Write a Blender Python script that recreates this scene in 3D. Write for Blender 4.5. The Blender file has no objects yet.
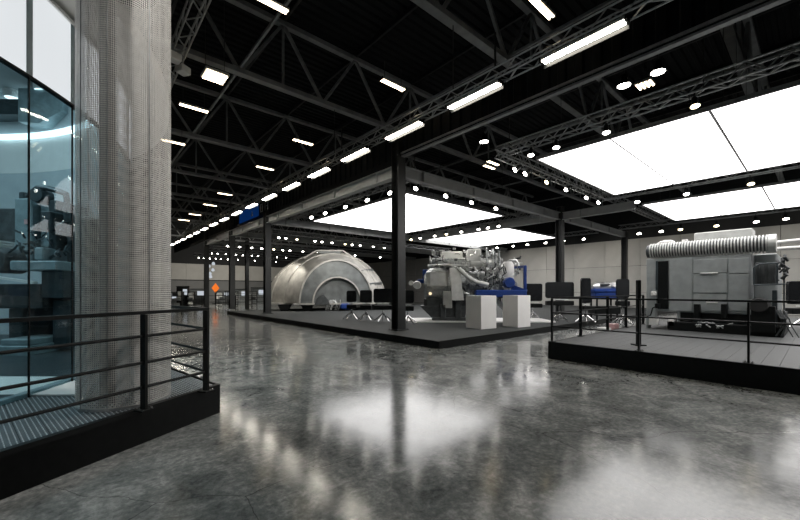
import bpy, math, random
from mathutils import Vector, Matrix
PI = math.pi
R = math.radians
sc = bpy.context.scene
col = sc.collection

# ------------------------------------------------------------------ camera, world, exposure
F = 367.0                      # focal length in pixels of an 800 px wide frame
HORIZON = 290.0
YAW = math.atan(320.0 / F)     # world +Y runs to the left vanishing point, +X to the right one
CAM_H = 1.65
cd = bpy.data.cameras.new('camera')
cd.sensor_width = 36.0
cd.lens = 36.0 * F / 800.0
cd.shift_y = (HORIZON - 260.0) / 800.0
cd.clip_start = 0.05
cd.clip_end = 300
cam = bpy.data.objects.new('camera', cd)
col.objects.link(cam)
cam.location = (0, 0, CAM_H)
cam.rotation_euler = (PI / 2, 0, -YAW)
sc.camera = cam

world = bpy.data.worlds.new('world')
sc.world = world
world.use_nodes = True
world.node_tree.nodes['Background'].inputs[0].default_value = (0.55, 0.62, 0.65, 1)
world.node_tree.nodes['Background'].inputs[1].default_value = 0.02

sc.view_settings.view_transform = 'Standard'
sc.view_settings.look = 'None'
sc.view_settings.gamma = 1
sc.view_settings.use_curve_mapping = False
sc.view_settings.exposure = 0.0

PANEL_EMIT = 4.2
TUBE_EMIT = 40.0
SPOT_EMIT = 22.0
sY, cY = math.sin(YAW), math.cos(YAW)


def wp(z, lat):
    """depth and lateral offset in camera frame -> world x, y"""
    return (z * sY + lat * cY, z * cY - lat * sY)


def pix(px, py, h):
    z = F * (CAM_H - h) / (py - HORIZON)
    x, y = wp(z, (px - 400) / F * z)
    return Vector((x, y, h))


def pixz(px, z, h=0.0):
    x, y = wp(z, (px - 400) / F * z)
    return Vector((x, y, h))


def y_at(px, X):
    """world Y where the column px crosses the plane X"""
    a = YAW + math.atan((px - 400) / F)
    return X / math.tan(a)


def x_at(px, Y):
    a = YAW + math.atan((px - 400) / F)
    return Y * math.tan(a)


ORD = ['first', 'second', 'third', 'fourth', 'fifth', 'sixth', 'seventh', 'eighth', 'ninth', 'tenth', 'eleventh',
       'twelfth', 'thirteenth', 'fourteenth', 'fifteenth', 'sixteenth', 'seventeenth', 'eighteenth', 'nineteenth',
       'twentieth']

# ------------------------------------------------------------------ materials


def new_mat(name):
    m = bpy.data.materials.new(name)
    m.use_nodes = True
    nt = m.node_tree
    nt.nodes.clear()
    out = nt.nodes.new('ShaderNodeOutputMaterial')
    return m, nt, out


def pm(name, c, rough=0.5, metal=0.0, var=0.2, scale=6.0, bump=0.0, spec=0.5, rvar=0.08, stretch=(1, 1, 1)):
    """principled surface with procedural colour and gloss variation"""
    m, nt, out = new_mat(name)
    N, L = nt.nodes, nt.links
    b = N.new('ShaderNodeBsdfPrincipled')
    tc = N.new('ShaderNodeTexCoord')
    mp = N.new('ShaderNodeMapping')
    mp.inputs['Scale'].default_value = stretch
    L.new(tc.outputs['Object'], mp.inputs[0])
    no = N.new('ShaderNodeTexNoise')
    no.inputs['Scale'].default_value = scale
    no.inputs['Detail'].default_value = 5
    L.new(mp.outputs[0], no.inputs['Vector'])
    cr = N.new('ShaderNodeValToRGB')
    cr.color_ramp.elements[0].position = 0.3
    cr.color_ramp.elements[1].position = 0.7
    cr.color_ramp.elements[0].color = (*[x * (1 - var) for x in c], 1)
    cr.color_ramp.elements[1].color = (*[min(1, x * (1 + var)) for x in c], 1)
    L.new(no.outputs['Fac'], cr.inputs[0])
    L.new(cr.outputs[0], b.inputs['Base Color'])
    mr = N.new('ShaderNodeMapRange')
    mr.inputs[3].default_value = max(0.02, rough - rvar)
    mr.inputs[4].default_value = min(1, rough + rvar)
    L.new(no.outputs['Fac'], mr.inputs[0])
    L.new(mr.outputs[0], b.inputs['Roughness'])
    b.inputs['Metallic'].default_value = metal
    b.inputs['Specular IOR Level'].default_value = spec
    if bump:
        bp = N.new('ShaderNodeBump')
        bp.inputs['Strength'].default_value = bump
        bp.inputs['Distance'].default_value = 0.02
        L.new(no.outputs['Fac'], bp.inputs['Height'])
        L.new(bp.outputs[0], b.inputs['Normal'])
    L.new(b.outputs[0], out.inputs[0])
    return m


def em(name, c, s, var=0.03, scale=0.8):
    m, nt, out = new_mat(name)
    N, L = nt.nodes, nt.links
    e = N.new('ShaderNodeEmission')
    tc = N.new('ShaderNodeTexCoord')
    no = N.new('ShaderNodeTexNoise')
    no.inputs['Scale'].default_value = scale
    L.new(tc.outputs['Object'], no.inputs['Vector'])
    mr = N.new('ShaderNodeMapRange')
    mr.inputs[3].default_value = s * (1 - var)
    mr.inputs[4].default_value = s * (1 + var)
    L.new(no.outputs['Fac'], mr.inputs[0])
    L.new(mr.outputs[0], e.inputs['Strength'])
    e.inputs['Color'].default_value = (*c, 1)
    L.new(e.outputs[0], out.inputs[0])
    return m


def concrete_floor():
    m, nt, out = new_mat('polished_concrete')
    N, L = nt.nodes, nt.links
    b = N.new('ShaderNodeBsdfPrincipled')
    tc = N.new('ShaderNodeTexCoord')

    def noise(scale, detail, dist=0.0, rough=0.6):
        n = N.new('ShaderNodeTexNoise')
        n.inputs['Scale'].default_value = scale
        n.inputs['Detail'].default_value = detail
        n.inputs['Roughness'].default_value = rough
        n.inputs['Distortion'].default_value = dist
        L.new(tc.outputs['Object'], n.inputs['Vector'])
        return n.outputs['Fac']
    big, mid, fine = noise(0.45, 4, 0.6), noise(2.2, 8, 0.8, 0.7), noise(18, 6, 0.2, 0.7)

    def math_(op, a, bb):
        n = N.new('ShaderNodeMath')
        n.operation = op
        for i, v in enumerate((a, bb)):
            if isinstance(v, (int, float)):
                n.inputs[i].default_value = v
            else:
                L.new(v, n.inputs[i])
        return n.outputs[0]
    mixv = math_('ADD', math_('ADD', math_('MULTIPLY', big, 0.22), math_('MULTIPLY', mid, 0.43)), math_('MULTIPLY', fine, 0.35))
    cr = N.new('ShaderNodeValToRGB')
    el = cr.color_ramp.elements
    el[0].position, el[0].color = 0.385, (0.085, 0.095, 0.094, 1)
    el[1].position, el[1].color = 0.62, (0.46, 0.465, 0.45, 1)
    e2 = el.new(0.5)
    e2.color = (0.215, 0.226, 0.221, 1)
    L.new(mixv, cr.inputs[0])
    # saw cut joints of the slab, and hairline cracks
    sep = N.new('ShaderNodeSeparateXYZ')
    L.new(tc.outputs['Object'], sep.inputs[0])
    jx = math_('LESS_THAN', math_('ABSOLUTE', math_('SUBTRACT', math_('PINGPONG', math_('ADD', sep.outputs[0], 100.9), 3.1), 0.0), 0.0), 0.006)
    vo = N.new('ShaderNodeTexVoronoi')
    vo.feature = 'DISTANCE_TO_EDGE'
    vo.inputs['Scale'].default_value = 0.28
    nv = N.new('ShaderNodeTexNoise')
    nv.inputs['Scale'].default_value = 1.2
    nv.inputs['Detail'].default_value = 6
    L.new(tc.outputs['Object'], nv.inputs['Vector'])
    vm = N.new('ShaderNodeMixRGB')
    vm.inputs[0].default_value = 0.25
    L.new(tc.outputs['Object'], vm.inputs[1])
    L.new(nv.outputs['Color'], vm.inputs[2])
    L.new(vm.outputs[0], vo.inputs['Vector'])
    pit = N.new('ShaderNodeTexVoronoi')
    pit.inputs['Scale'].default_value = 5.5
    L.new(tc.outputs['Object'], pit.inputs['Vector'])
    pits = math_('MULTIPLY', math_('LESS_THAN', pit.outputs['Distance'], 0.045), math_('GREATER_THAN', mid, 0.52))
    crack = math_('MAXIMUM', math_('LESS_THAN', vo.outputs['Distance'], 0.0008), pits)
    dark = math_('MAXIMUM', jx, crack)
    mx = N.new('ShaderNodeMixRGB')
    mx.inputs[2].default_value = (0.03, 0.03, 0.03, 1)
    L.new(math_('MULTIPLY', dark, 0.6), mx.inputs[0])
    L.new(cr.outputs[0], mx.inputs[1])
    L.new(mx.outputs[0], b.inputs['Base Color'])
    mr = N.new('ShaderNodeMapRange')
    mr.inputs[1].default_value = 0.38
    mr.inputs[2].default_value = 0.62
    mr.inputs[3].default_value = 0.06
    mr.inputs[4].default_value = 0.20
    L.new(mixv, mr.inputs[0])
    L.new(mr.outputs[0], b.inputs['Roughness'])
    b.inputs['IOR'].default_value = 1.52
    bp = N.new('ShaderNodeBump')
    bp.inputs['Strength'].default_value = 0.14
    bp.inputs['Distance'].default_value = 0.012
    L.new(mixv, bp.inputs['Height'])
    L.new(bp.outputs[0], b.inputs['Normal'])
    L.new(b.outputs[0], out.inputs[0])
    return m


def glass_mat(name, tint, refl=1.45):
    m, nt, out = new_mat(name)
    N, L = nt.nodes, nt.links
    t = N.new('ShaderNodeBsdfTransparent')
    t.inputs[0].default_value = (*tint, 1)
    g = N.new('ShaderNodeBsdfGlossy')
    g.inputs['Roughness'].default_value = 0.02
    lw = N.new('ShaderNodeLayerWeight')
    lw.inputs[0].default_value = 0.25
    fr = N.new('ShaderNodeMapRange')
    fr.inputs[3].default_value = 0.03
    fr.inputs[4].default_value = 0.22
    pw = N.new('ShaderNodeMath')
    pw.operation = 'POWER'
    pw.inputs[1].default_value = 3.0
    L.new(lw.outputs['Facing'], pw.inputs[0])
    L.new(pw.outputs[0], fr.inputs[0])
    mx = N.new('ShaderNodeMixShader')
    L.new(fr.outputs[0], mx.inputs[0])
    L.new(t.outputs[0], mx.inputs[1])
    L.new(g.outputs[0], mx.inputs[2])
    L.new(mx.outputs[0], out.inputs[0])
    return m


def woven_mesh_mat():
    """fine metal mesh: open cells between wires, laid out in the sleeve's own uv metres"""
    m, nt, out = new_mat('woven_metal_mesh')
    N, L = nt.nodes, nt.links
    uv = N.new('ShaderNodeUVMap')
    sep = N.new('ShaderNodeSeparateXYZ')
    L.new(uv.outputs[0], sep.inputs[0])

    def math_(op, a, bb=0.0):
        n = N.new('ShaderNodeMath')
        n.operation = op
        for i, v in enumerate((a, bb)):
            if isinstance(v, (int, float)):
                n.inputs[i].default_value = v
            else:
                L.new(v, n.inputs[i])
        return n.outputs[0]
    k = 2 * PI / 0.037
    su = math_('SINE', math_('MULTIPLY', math_('ADD', sep.outputs[0], math_('MULTIPLY', sep.outputs[1], 0.8)), k))
    sv = math_('SINE', math_('MULTIPLY', math_('SUBTRACT', sep.outputs[0], math_('MULTIPLY', sep.outputs[1], 0.8)), k))
    hole = math_('GREATER_THAN', math_('MULTIPLY', su, sv), 0.08)
    hole = math_('MULTIPLY', hole, 0.95)
    b = N.new('ShaderNodeBsdfPrincipled')
    no = N.new('ShaderNodeTexNoise')
    no.inputs['Scale'].default_value = 14
    L.new(uv.outputs[0], no.inputs['Vector'])
    cr = N.new('ShaderNodeValToRGB')
    cr.color_ramp.elements[0].color = (0.55, 0.53, 0.50, 1)
    cr.color_ramp.elements[1].color = (0.80, 0.78, 0.75, 1)
    L.new(no.outputs['Fac'], cr.inputs[0])
    L.new(cr.outputs[0], b.inputs['Base Color'])
    b.inputs['Metallic'].default_value = 0.1
    b.inputs['Roughness'].default_value = 0.5
    t = N.new('ShaderNodeBsdfTransparent')
    mx = N.new('ShaderNodeMixShader')
    L.new(hole, mx.inputs[0])
    L.new(b.outputs[0], mx.inputs[1])
    L.new(t.outputs[0], mx.inputs[2])
    L.new(mx.outputs[0], out.inputs[0])
    return m


M = dict(
    floor=concrete_floor(),
    roof=pm('dark_roof_deck', (0.006, 0.007, 0.0075), 0.9, 0, 0.3, 1.5),
    steel_dark=pm('dark_painted_steel', (0.016, 0.018, 0.018), 0.45, 0, 0.25, 4),
    steel_roof=pm('grey_roof_steel', (0.27, 0.28, 0.28), 0.5, 0.0, 0.2, 3),
    beam=pm('grey_beam_paint', (0.36, 0.37, 0.365), 0.5, 0, 0.12, 2),
    fascia=pm('black_corrugated_sheet', (0.006, 0.008, 0.010), 0.6, 0.0, 0.3, 3, spec=0.15),
    alu=pm('truss_aluminium', (0.42, 0.43, 0.43), 0.35, 0.7, 0.2, 10),
    alu_dark=pm('black_truss', (0.30, 0.305, 0.31), 0.4, 0.4, 0.2, 10),
    black=pm('black_powder_coat', (0.007, 0.008, 0.008), 0.45, 0, 0.25, 12, spec=0.18),
    black_gloss=pm('black_screen_plastic', (0.010, 0.011, 0.012), 0.22, 0, 0.2, 12),
    rubber=pm('black_rubber', (0.02, 0.02, 0.02), 0.8, 0, 0.2, 20),
    carpet=pm('charcoal_carpet', (0.042, 0.046, 0.046), 0.85, 0, 0.3, 60, 0.3),
    deck=pm('grey_deck_boards', (0.085, 0.09, 0.09), 0.55, 0.2, 0.22, 25, 0.1, stretch=(0.4, 3, 1)),
    plank=pm('perforated_steel_plank', (0.10, 0.115, 0.125), 0.45, 0.4, 0.25, 20),
    dash=pm('galvanised_teeth', (0.62, 0.66, 0.68), 0.35, 0.5, 0.2, 30),
    panel=em('stretched_light_fabric', (1.0, 0.975, 0.965), PANEL_EMIT),
    tube=em('warm_white_tube', (1.0, 0.93, 0.80), TUBE_EMIT),
    tube_far=em('warm_tube_glow', (1.0, 0.80, 0.54), 9.0),
    lens=em('spot_lens_glow', (1.0, 0.95, 0.86), SPOT_EMIT),
    lens_warm=em('warm_lens_glow', (1.0, 0.84, 0.5), SPOT_EMIT * 0.6),
    frosted=em('backlit_frosted_glass', (0.93, 0.97, 1.0), 0.80, 0.12, 0.5),
    cove=em('cool_cove_light', (0.80, 0.95, 1.0), 3.0),
    wallpanel=pm('pale_wall_panel', (0.46, 0.455, 0.43), 0.6, 0, 0.06, 1.2),
    wallgrey=pm('grey_wall_panel', (0.17, 0.175, 0.175), 0.6, 0, 0.08, 1.2),
    wallblack=pm('black_wall', (0.015, 0.016, 0.017), 0.8, 0, 0.2, 1),
    white=pm('white_paint', (0.80, 0.79, 0.77), 0.45, 0, 0.04, 2),
    beige=pm('pale_soffit', (0.66, 0.63, 0.58), 0.6, 0, 0.06, 3),
    soffit=pm('grey_canopy_paint', (0.28, 0.31, 0.32), 0.6, 0, 0.1, 2),
    soffitpale=pm('pale_inner_wall', (0.50, 0.55, 0.57), 0.6, 0, 0.08, 2),
    glass=glass_mat('teal_tinted_glass', (0.74, 0.85, 0.88)),
    mesh=woven_mesh_mat(),
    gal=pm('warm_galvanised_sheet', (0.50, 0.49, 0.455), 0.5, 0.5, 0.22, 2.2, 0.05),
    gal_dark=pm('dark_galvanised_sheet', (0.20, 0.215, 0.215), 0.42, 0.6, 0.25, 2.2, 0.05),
    silver=pm('machined_aluminium', (0.62, 0.63, 0.62), 0.32, 0.8, 0.2, 7),
    cast=pm('cast_aluminium', (0.40, 0.42, 0.42), 0.5, 0.5, 0.3, 14, 0.1),
    pale=pm('pale_machine_paint', (0.60, 0.61, 0.59), 0.45, 0.2, 0.12, 5),
    machine=pm('grey_machine_paint', (0.35, 0.375, 0.375), 0.42, 0.2, 0.14, 4),
    dkmachine=pm('dark_machine_paint', (0.060, 0.066, 0.068), 0.45, 0.2, 0.3, 6),
    teal=pm('teal_machine_paint', (0.045, 0.060, 0.066), 0.4, 0.3, 0.25, 5),
    tealpale=pm('pale_teal_machine_paint', (0.27, 0.34, 0.36), 0.4, 0.3, 0.2, 5),
    blue=pm('bright_blue_paint', (0.010, 0.040, 0.20), 0.4, 0, 0.2, 5),
    chrome=pm('polished_chrome', (0.70, 0.70, 0.70), 0.18, 1.0, 0.1, 10),
    orange=em('glowing_orange_sign', (1.0, 0.22, 0.03), 0.9),
    whitescreen=em('lit_display_screen', (0.85, 0.92, 1.0), 0.6),
    bluesign=em('lit_blue_banner', (0.01, 0.09, 0.42), 0.18),
    signframe=pm('grey_sign_print', (0.30, 0.33, 0.36), 0.5),
    warm=em('warm_indicator_lamp', (1.0, 0.80, 0.5), 1.2),
    pink=pm('pink_card', (0.55, 0.33, 0.33), 0.6),
)

# ------------------------------------------------------------------ mesh builder


class MB:
    def __init__(s):
        s.v, s.f = [], []

    def add(s, vs, fs):
        n = len(s.v)
        s.v += [tuple(v) for v in vs]
        s.f += [tuple(i + n for i in f) for f in fs]
        return s

    def box(s, c, d, rz=0.0, rx=0.0, ry=0.0):
        m = Matrix.Rotation(rz, 3, 'Z') @ Matrix.Rotation(ry, 3, 'Y') @ Matrix.Rotation(rx, 3, 'X')
        c = Vector(c)
        vs = [c + m @ Vector((x * d[0] / 2, y * d[1] / 2, z * d[2] / 2)) for x, y, z in
              ((-1, -1, -1), (1, -1, -1), (1, 1, -1), (-1, 1, -1), (-1, -1, 1), (1, -1, 1), (1, 1, 1), (-1, 1, 1))]
        return s.add(vs, [(0, 3, 2, 1), (4, 5, 6, 7), (0, 1, 5, 4), (1, 2, 6, 5), (2, 3, 7, 6), (3, 0, 4, 7)])

    def cbox(s, c, d, b=0.02):
        """box with chamfered vertical and horizontal edges"""
        x, y, z = d[0] / 2, d[1] / 2, d[2] / 2
        b = min(b, x * 0.9, y * 0.9, z * 0.9)
        rings = []
        for zz, ins in ((-z, b), (-z + b, 0), (z - b, 0), (z, b)):
            X, Y = x - ins, y - ins
            q = b
            rings.append([(X - q, -Y), (X, -Y + q), (X, Y - q), (X - q, Y), (-X + q, Y), (-X, Y - q), (-X, -Y + q), (-X + q, -Y)])
            rings[-1] = [(p[0] + c[0], p[1] + c[1], zz + c[2]) for p in rings[-1]]
        vs = [p for r in rings for p in r]
        fs = [tuple(range(7, -1, -1)), tuple(range(24, 32))]
        for i in range(3):
            for j in range(8):
                k = (j + 1) % 8
                fs.append((i * 8 + j, i * 8 + k, i * 8 + 8 + k, i * 8 + 8 + j))
        return s.add(vs, fs)

    def bar(s, p, q, w, h, up=(0, 0, 1)):
        p, q = Vector(p), Vector(q)
        d = (q - p).normalized()
        u = Vector(up)
        if abs(d.dot(u)) > 0.98:
            u = Vector((0, 1, 0))
        a = d.cross(u).normalized()
        b = a.cross(d).normalized()
        vs = []
        for e in (p, q):
            for i, j in ((-1, -1), (1, -1), (1, 1), (-1, 1)):
                vs.append(e + a * (i * w / 2) + b * (j * h / 2))
        return s.add(vs, [(0, 1, 2, 3), (7, 6, 5, 4), (0, 4, 5, 1), (1, 5, 6, 2), (2, 6, 7, 3), (3, 7, 4, 0)])

    def tube(s, p, q, r, n=8, r2=None):
        return s.pipe([p, q], r, n, r2)

    def pipe(s, pts, r, n=8, r2=None):
        pts = [Vector(p) for p in pts]
        k = len(pts)
        vs = []
        pa = None
        for i, p in enumerate(pts):
            d = (pts[min(i + 1, k - 1)] - pts[max(i - 1, 0)]).normalized()
            if pa is None:
                u = Vector((0, 0, 1)) if abs(d.z) < 0.9 else Vector((1, 0, 0))
                a = d.cross(u).normalized()
            else:
                a = (pa - d * pa.dot(d)).normalized()
            pa = a
            b = d.cross(a)
            rr = r if r2 is None else r + (r2 - r) * i / (k - 1)
            for j in range(n):
                t = 2 * PI * j / n
                vs.append(p + a * (rr * math.cos(t)) + b * (rr * math.sin(t)))
        fs = [tuple(range(n - 1, -1, -1)), tuple(range((k - 1) * n, k * n))]
        for i in range(k - 1):
            for j in range(n):
                m = (j + 1) % n
                fs.append((i * n + j, i * n + m, i * n + n + m, i * n + n + j))
        return s.add(vs, fs)

    def prism(s, poly, z0, z1):
        n = len(poly)
        vs = [(x, y, z0) for x, y in poly] + [(x, y, z1) for x, y in poly]
        fs = [tuple(range(n - 1, -1, -1)), tuple(range(n, 2 * n))]
        fs += [(i, (i + 1) % n, n + (i + 1) % n, n + i) for i in range(n)]
        return s.add(vs, fs)

    def prism_y(s, poly, y0, y1):
        """polygon drawn in the x-z plane, pushed through along y"""
        n = len(poly)
        vs = [(x, y0, z) for x, z in poly] + [(x, y1, z) for x, z in poly]
        fs = [tuple(range(n)), tuple(range(2 * n - 1, n - 1, -1))]
        fs += [(n + i, n + (i + 1) % n, (i + 1) % n, i) for i in range(n)]
        return s.add(vs, fs)

    def lathe(s, prof, axis='z', n=20, c=(0, 0, 0), a0=0.0, a1=2 * PI, closed=False):
        full = abs(a1 - a0 - 2 * PI) < 1e-6
        m = n if full else n + 1
        vs = []
        for r, h in prof:
            for j in range(m):
                t = a0 + (a1 - a0) * j / n
                p, q = r * math.cos(t), r * math.sin(t)
                v = {'z': (p, q, h), 'x': (h, p, q), 'y': (p, h, q)}[axis]
                vs.append((v[0] + c[0], v[1] + c[1], v[2] + c[2]))
        fs = []
        k = len(prof)
        for i in range(k - 1 + (1 if closed else 0)):
            i2 = (i + 1) % k
            for j in range(n):
                j2 = (j + 1) % m
                f = (i * m + j, i * m + j2, i2 * m + j2, i2 * m + j)
                fs.append(f if axis != 'y' else f[::-1])
        return s.add(vs, fs)

    def arcslab(s, c, r0, r1, z0, z1, a0, a1, n=24):
        """curved slab between two radii, two heights and two angles"""
        vs, fs = [], []
        for j in range(n + 1):
            t = a0 + (a1 - a0) * j / n
            for r, z in ((r0, z0), (r1, z0), (r1, z1), (r0, z1)):
                vs.append((c[0] + r * math.cos(t), c[1] + r * math.sin(t), z))
        for j in range(n):
            for k in range(4):
                k2 = (k + 1) % 4
                fs.append((j * 4 + k, j * 4 + k2, j * 4 + 4 + k2, j * 4 + 4 + k))
        fs += [(3, 2, 1, 0), (n * 4, n * 4 + 1, n * 4 + 2, n * 4 + 3)]
        return s.add(vs, fs)

    def mesh(s, name, mat, smooth=False):
        me = bpy.data.meshes.new(name)
        me.from_pydata(s.v, [], s.f)
        me.validate()
        if smooth:
            me.polygons.foreach_set('use_smooth', [True] * len(me.polygons))
            try:
                me.set_sharp_from_angle(angle=R(38))
            except Exception:
                pass
        me.materials.append(M[mat] if isinstance(mat, str) else mat)
        me.update()
        return me

    def build(s, name, mat, parent=None, smooth=False, kind=None):
        return put(name, s.mesh(name, mat, smooth), parent, kind=kind)


def put(name, me, parent=None, loc=(0, 0, 0), rot=(0, 0, 0), kind=None, scale=None):
    o = bpy.data.objects.new(name, me)
    col.objects.link(o)
    o.parent = parent
    o.location = loc
    o.rotation_euler = rot
    if scale:
        o.scale = scale
    if kind:
        o['kind'] = kind
    return o


def tag(o, label, cat, group=None):
    o['label'] = label
    o['category'] = cat
    if group:
        o['group'] = group
    return o


def thing(name, label, cat, loc=(0, 0, 0), rz=0.0, group=None):
    o = bpy.data.objects.new(name, None)
    o.empty_display_size = 0.2
    col.objects.link(o)
    o.location = loc
    o.rotation_euler = (0, 0, rz)
    return tag(o, label, cat, group)


def struct(o, label=None, cat=None):
    o['kind'] = 'structure'
    if label:
        tag(o, label, cat)
    return o


def dup(root, loc, rz, label, group=None):
    r = root.copy()
    col.objects.link(r)
    r.location = loc
    r.rotation_euler = (0, 0, rz)
    r['label'] = label
    if group:
        r['group'] = group
    for ch in list(root.children):
        c = ch.copy()
        col.objects.link(c)
        c.parent = r
        for g in list(ch.children):
            d = g.copy()
            col.objects.link(d)
            d.parent = c
    return r


rnd = random.Random(7)

# ------------------------------------------------------------------ the hall: floor, roof deck, walls
XW, YW = 35.0, 60.0
struct(MB().box((2, 20, -0.15), (72, 84, 0.3)).build('floor', 'floor'), 'polished grey concrete hall floor with cloudy stains', 'floor')

mb = MB()
vs, fs = [], []
yy, i = -20.0, 0
while yy < 61:                       # trapezoid ribs across the hall
    for dy, dz in ((0, 0), (0.12, 0), (0.16, 0.09), (0.30, 0.09)):
        vs += [(-32, yy + dy, 11.5 + dz), (37, yy + dy, 11.5 + dz)]
    yy += 0.34
n = len(vs) // 2
fs = [(2 * i, 2 * i + 1, 2 * i + 3, 2 * i + 2) for i in range(n - 1)]
mb.add(vs, fs)
struct(mb.build('ceiling', 'roof'), 'black ribbed metal roof deck', 'ceiling')

w = struct(MB().box((XW + 0.2, 20, 5.8), (0.3, 80, 11.6)).build('wall_right', 'wallblack'), 'black hall wall with pale cladding panels', 'wall')
PW, PH, PT = 2.7, 2.27, 5.95
pmesh = MB().cbox((0, 0, 0), (0.06, PW - 0.02, PH - 0.02), 0.01).mesh('wall_panel', 'wallpanel')
pmesh2 = MB().cbox((0, 0, 0), (0.06, PW - 0.02, 1.39), 0.01).mesh('wall_panel', 'wallpanel')
j0 = y_at(574, XW)
for k in range(-8, 14):
    yc = j0 + PW * (k + 0.5)
    put('wall_panel', pmesh, w, (XW + 0.02, yc, PT - PH / 2))
    put('wall_panel', pmesh, w, (XW + 0.02, yc, PT - PH * 1.5))
    put('wall_panel', pmesh2, w, (XW + 0.02, yc, 0.705))

w = struct(MB().box((2, YW + 0.2, 5.8), (72, 0.3, 11.6)).build('wall_far', 'wallblack'), 'black far hall wall with pale and grey cladding', 'wall')
fmesh = MB().cbox((0, 0, 0), (2.98, 0.06, 2.3), 0.01).mesh('wall_panel', 'wallpanel')
fmesh2 = MB().cbox((0, 0, 0), (2.98, 0.06, 3.0), 0.01).mesh('wall_panel', 'wallgrey')
for k in range(-2, 12):
    put('wall_panel', fmesh, w, (3.0 * k + 1, YW + 0.02, 4.3))
    put('wall_panel', fmesh2, w, (3.0 * k + 1, YW + 0.02, 1.52))
struct(MB().box((-32.2, 20, 5.8), (0.3, 80, 11.6)).build('wall_left', 'wallblack'), 'black hall wall behind the rotunda', 'wall')
struct(MB().box((2, -20.2, 5.8), (72, 0.3, 11.6)).build('wall_back', 'wallblack'), 'black hall wall behind the camera', 'wall')

# ------------------------------------------------------------------ roof trusses
TB, TT = 8.9, 11.2
truss_y = [-4.4, 1.7, 6.55, 12.7, 19.4, 25.8, 32.0, 38.2, 44.4, 50.6, 56.4]
X0, X1, PITCH = -29.3, 35.0, 3.1
tl = ['behind the camera', 'nearest above the right aisle', 'above the near end of the tube light row', 'second on the left, above the hanging square light',
      'third on the left above the far aisle', 'fourth on the left above the far aisle', 'fifth on the left above the far aisle', 'sixth on the left above the far aisle',
      'seventh on the left above the far aisle', 'eighth on the left above the far aisle', 'farthest, close to the far wall']
ch_me = MB().bar((X0, 0, 0), (X1, 0, 0), 0.26, 0.16).mesh('chord', 'steel_roof')
ct_me = MB().bar((X0, 0, 0), (X1, 0, 0), 0.22, 0.16).mesh('chord', 'steel_roof')
d1 = MB().bar((0, 0, 0), (1.5, 0, TT - TB), 0.10, 0.10).mesh('diagonal', 'steel_roof')
d2 = MB().bar((1.5, 0, TT - TB), (3.1, 0, 0), 0.10, 0.10).mesh('diagonal', 'steel_roof')
pv = MB().bar((0, 0, 0), (0, 0, TT - TB), 0.07, 0.07).mesh('hanger', 'steel_roof')
for i, ty in enumerate(truss_y):
    t = thing('roof_truss', 'grey steel roof truss, ' + tl[i], 'truss', (0, ty, TB), 0, 'steel trusses under the roof deck')
    put('bottom_chord', ch_me, t)
    put('top_chord', ct_me, t, (0, 0, TT - TB))
    k = 0
    xx = 4.0 - 3.1 * 10
    while xx < 33:
        if -14 < xx:
            put('diagonal', d1, t, (xx, 0, 0))
            put('diagonal', d2, t, (xx, 0, 0))
            if k % 2 == 0:
                put('hanger', pv, t, (xx + 1.5, 0, 0))
        xx += PITCH
        k += 1
pl = MB().bar((0, -18, 0), (0, 59, 0), 0.07, 0.08).mesh('purlin', 'steel_roof')
TIES = [-8.4, -2.2, 4.0, 10.2, 16.4, 22.6, 28.8]
for k, xx in enumerate(TIES):
    o = put('roof_tie', pl, None, (xx, 0, TB + 0.12))
    tag(o, 'thin grey roof tie running lengthwise between trusses, %s from the left' % ORD[k], 'roof tie', 'lengthwise ties between the roof trusses')
pl2 = MB().bar((0, -18, 0), (0, 59, 0), 0.09, 0.18).mesh('purlin', 'steel_dark')
for k in range(13):
    o = put('roof_purlin', pl2, None, (-8.4 + 3.1 * k + 1.5, 0, TT + 0.14))
    tag(o, 'dark purlin right under the roof deck, %s from the left' % ORD[k], 'purlin', 'purlins under the roof deck')

# ------------------------------------------------------------------ columns and beams
CX, CYs = 8.65, 10.0
BH0, BH1 = 5.72, 6.14


def h_column(label, x, y, z0, z1, s=0.34, rz=0.0, group='dark steel columns'):
    t = thing('steel_column', label, 'column', (x, y, z0), rz, group)
    H = z1 - z0
    m = MB()
    m.box((0, -s / 2 + 0.012, H / 2), (s, 0.025, H)).box((0, s / 2 - 0.012, H / 2), (s, 0.025, H)).box((0, 0, H / 2), (0.02, s - 0.05, H))
    m.build('shaft', 'steel_dark', t)
    MB().box((0, 0, 0.012), (s + 0.16, s + 0.16, 0.024)).build('base_plate', 'steel_dark', t)
    MB().box((0, 0, H - 0.01), (s + 0.04, s + 0.04, 0.024)).build('cap_plate', 'steel_dark', t)
    bm = MB()
    for a in (-1, 1):
        for b in (-1, 1):
            bm.tube((a * (s / 2 + 0.045), b * (s / 2 + 0.045), 0.02), (a * (s / 2 + 0.045), b * (s / 2 + 0.045), 0.06), 0.015, 6)
    bm.build('anchor_bolts', 'chrome', t, kind='stuff')
    return t


PLAT_C = 0.22
c2x = x_at(560, CYs)
c3x = x_at(624.5, CYs)
h_column('black steel column in front of the screens beside the plinths', CX, CYs, PLAT_C, 7.3, 0.36)
h_column('black steel column left of the silver domed casing', CX, 22.3, PLAT_C, 7.3, 0.36)
h_column('black steel column at the far left corner of the central platform', CX, y_at(232, CX), PLAT_C, 7.3, 0.36)
h_column('black steel column farthest left beside the orange diamond sign', CX, y_at(206.5, CX), 0.0, 7.3, 0.36)
h_column('black steel column standing right of the blue framed engine', c2x, CYs, PLAT_C, 6.5, 0.36)
h_column('black steel column against the pale panelled wall', c3x, CYs, PLAT_C, 6.2, 0.36)
pc = pixz(247, 31)
h_column('slim black column left of the dome, between two thicker ones', pc.x, pc.y, 0.0, 6.0, 0.26)


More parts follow.
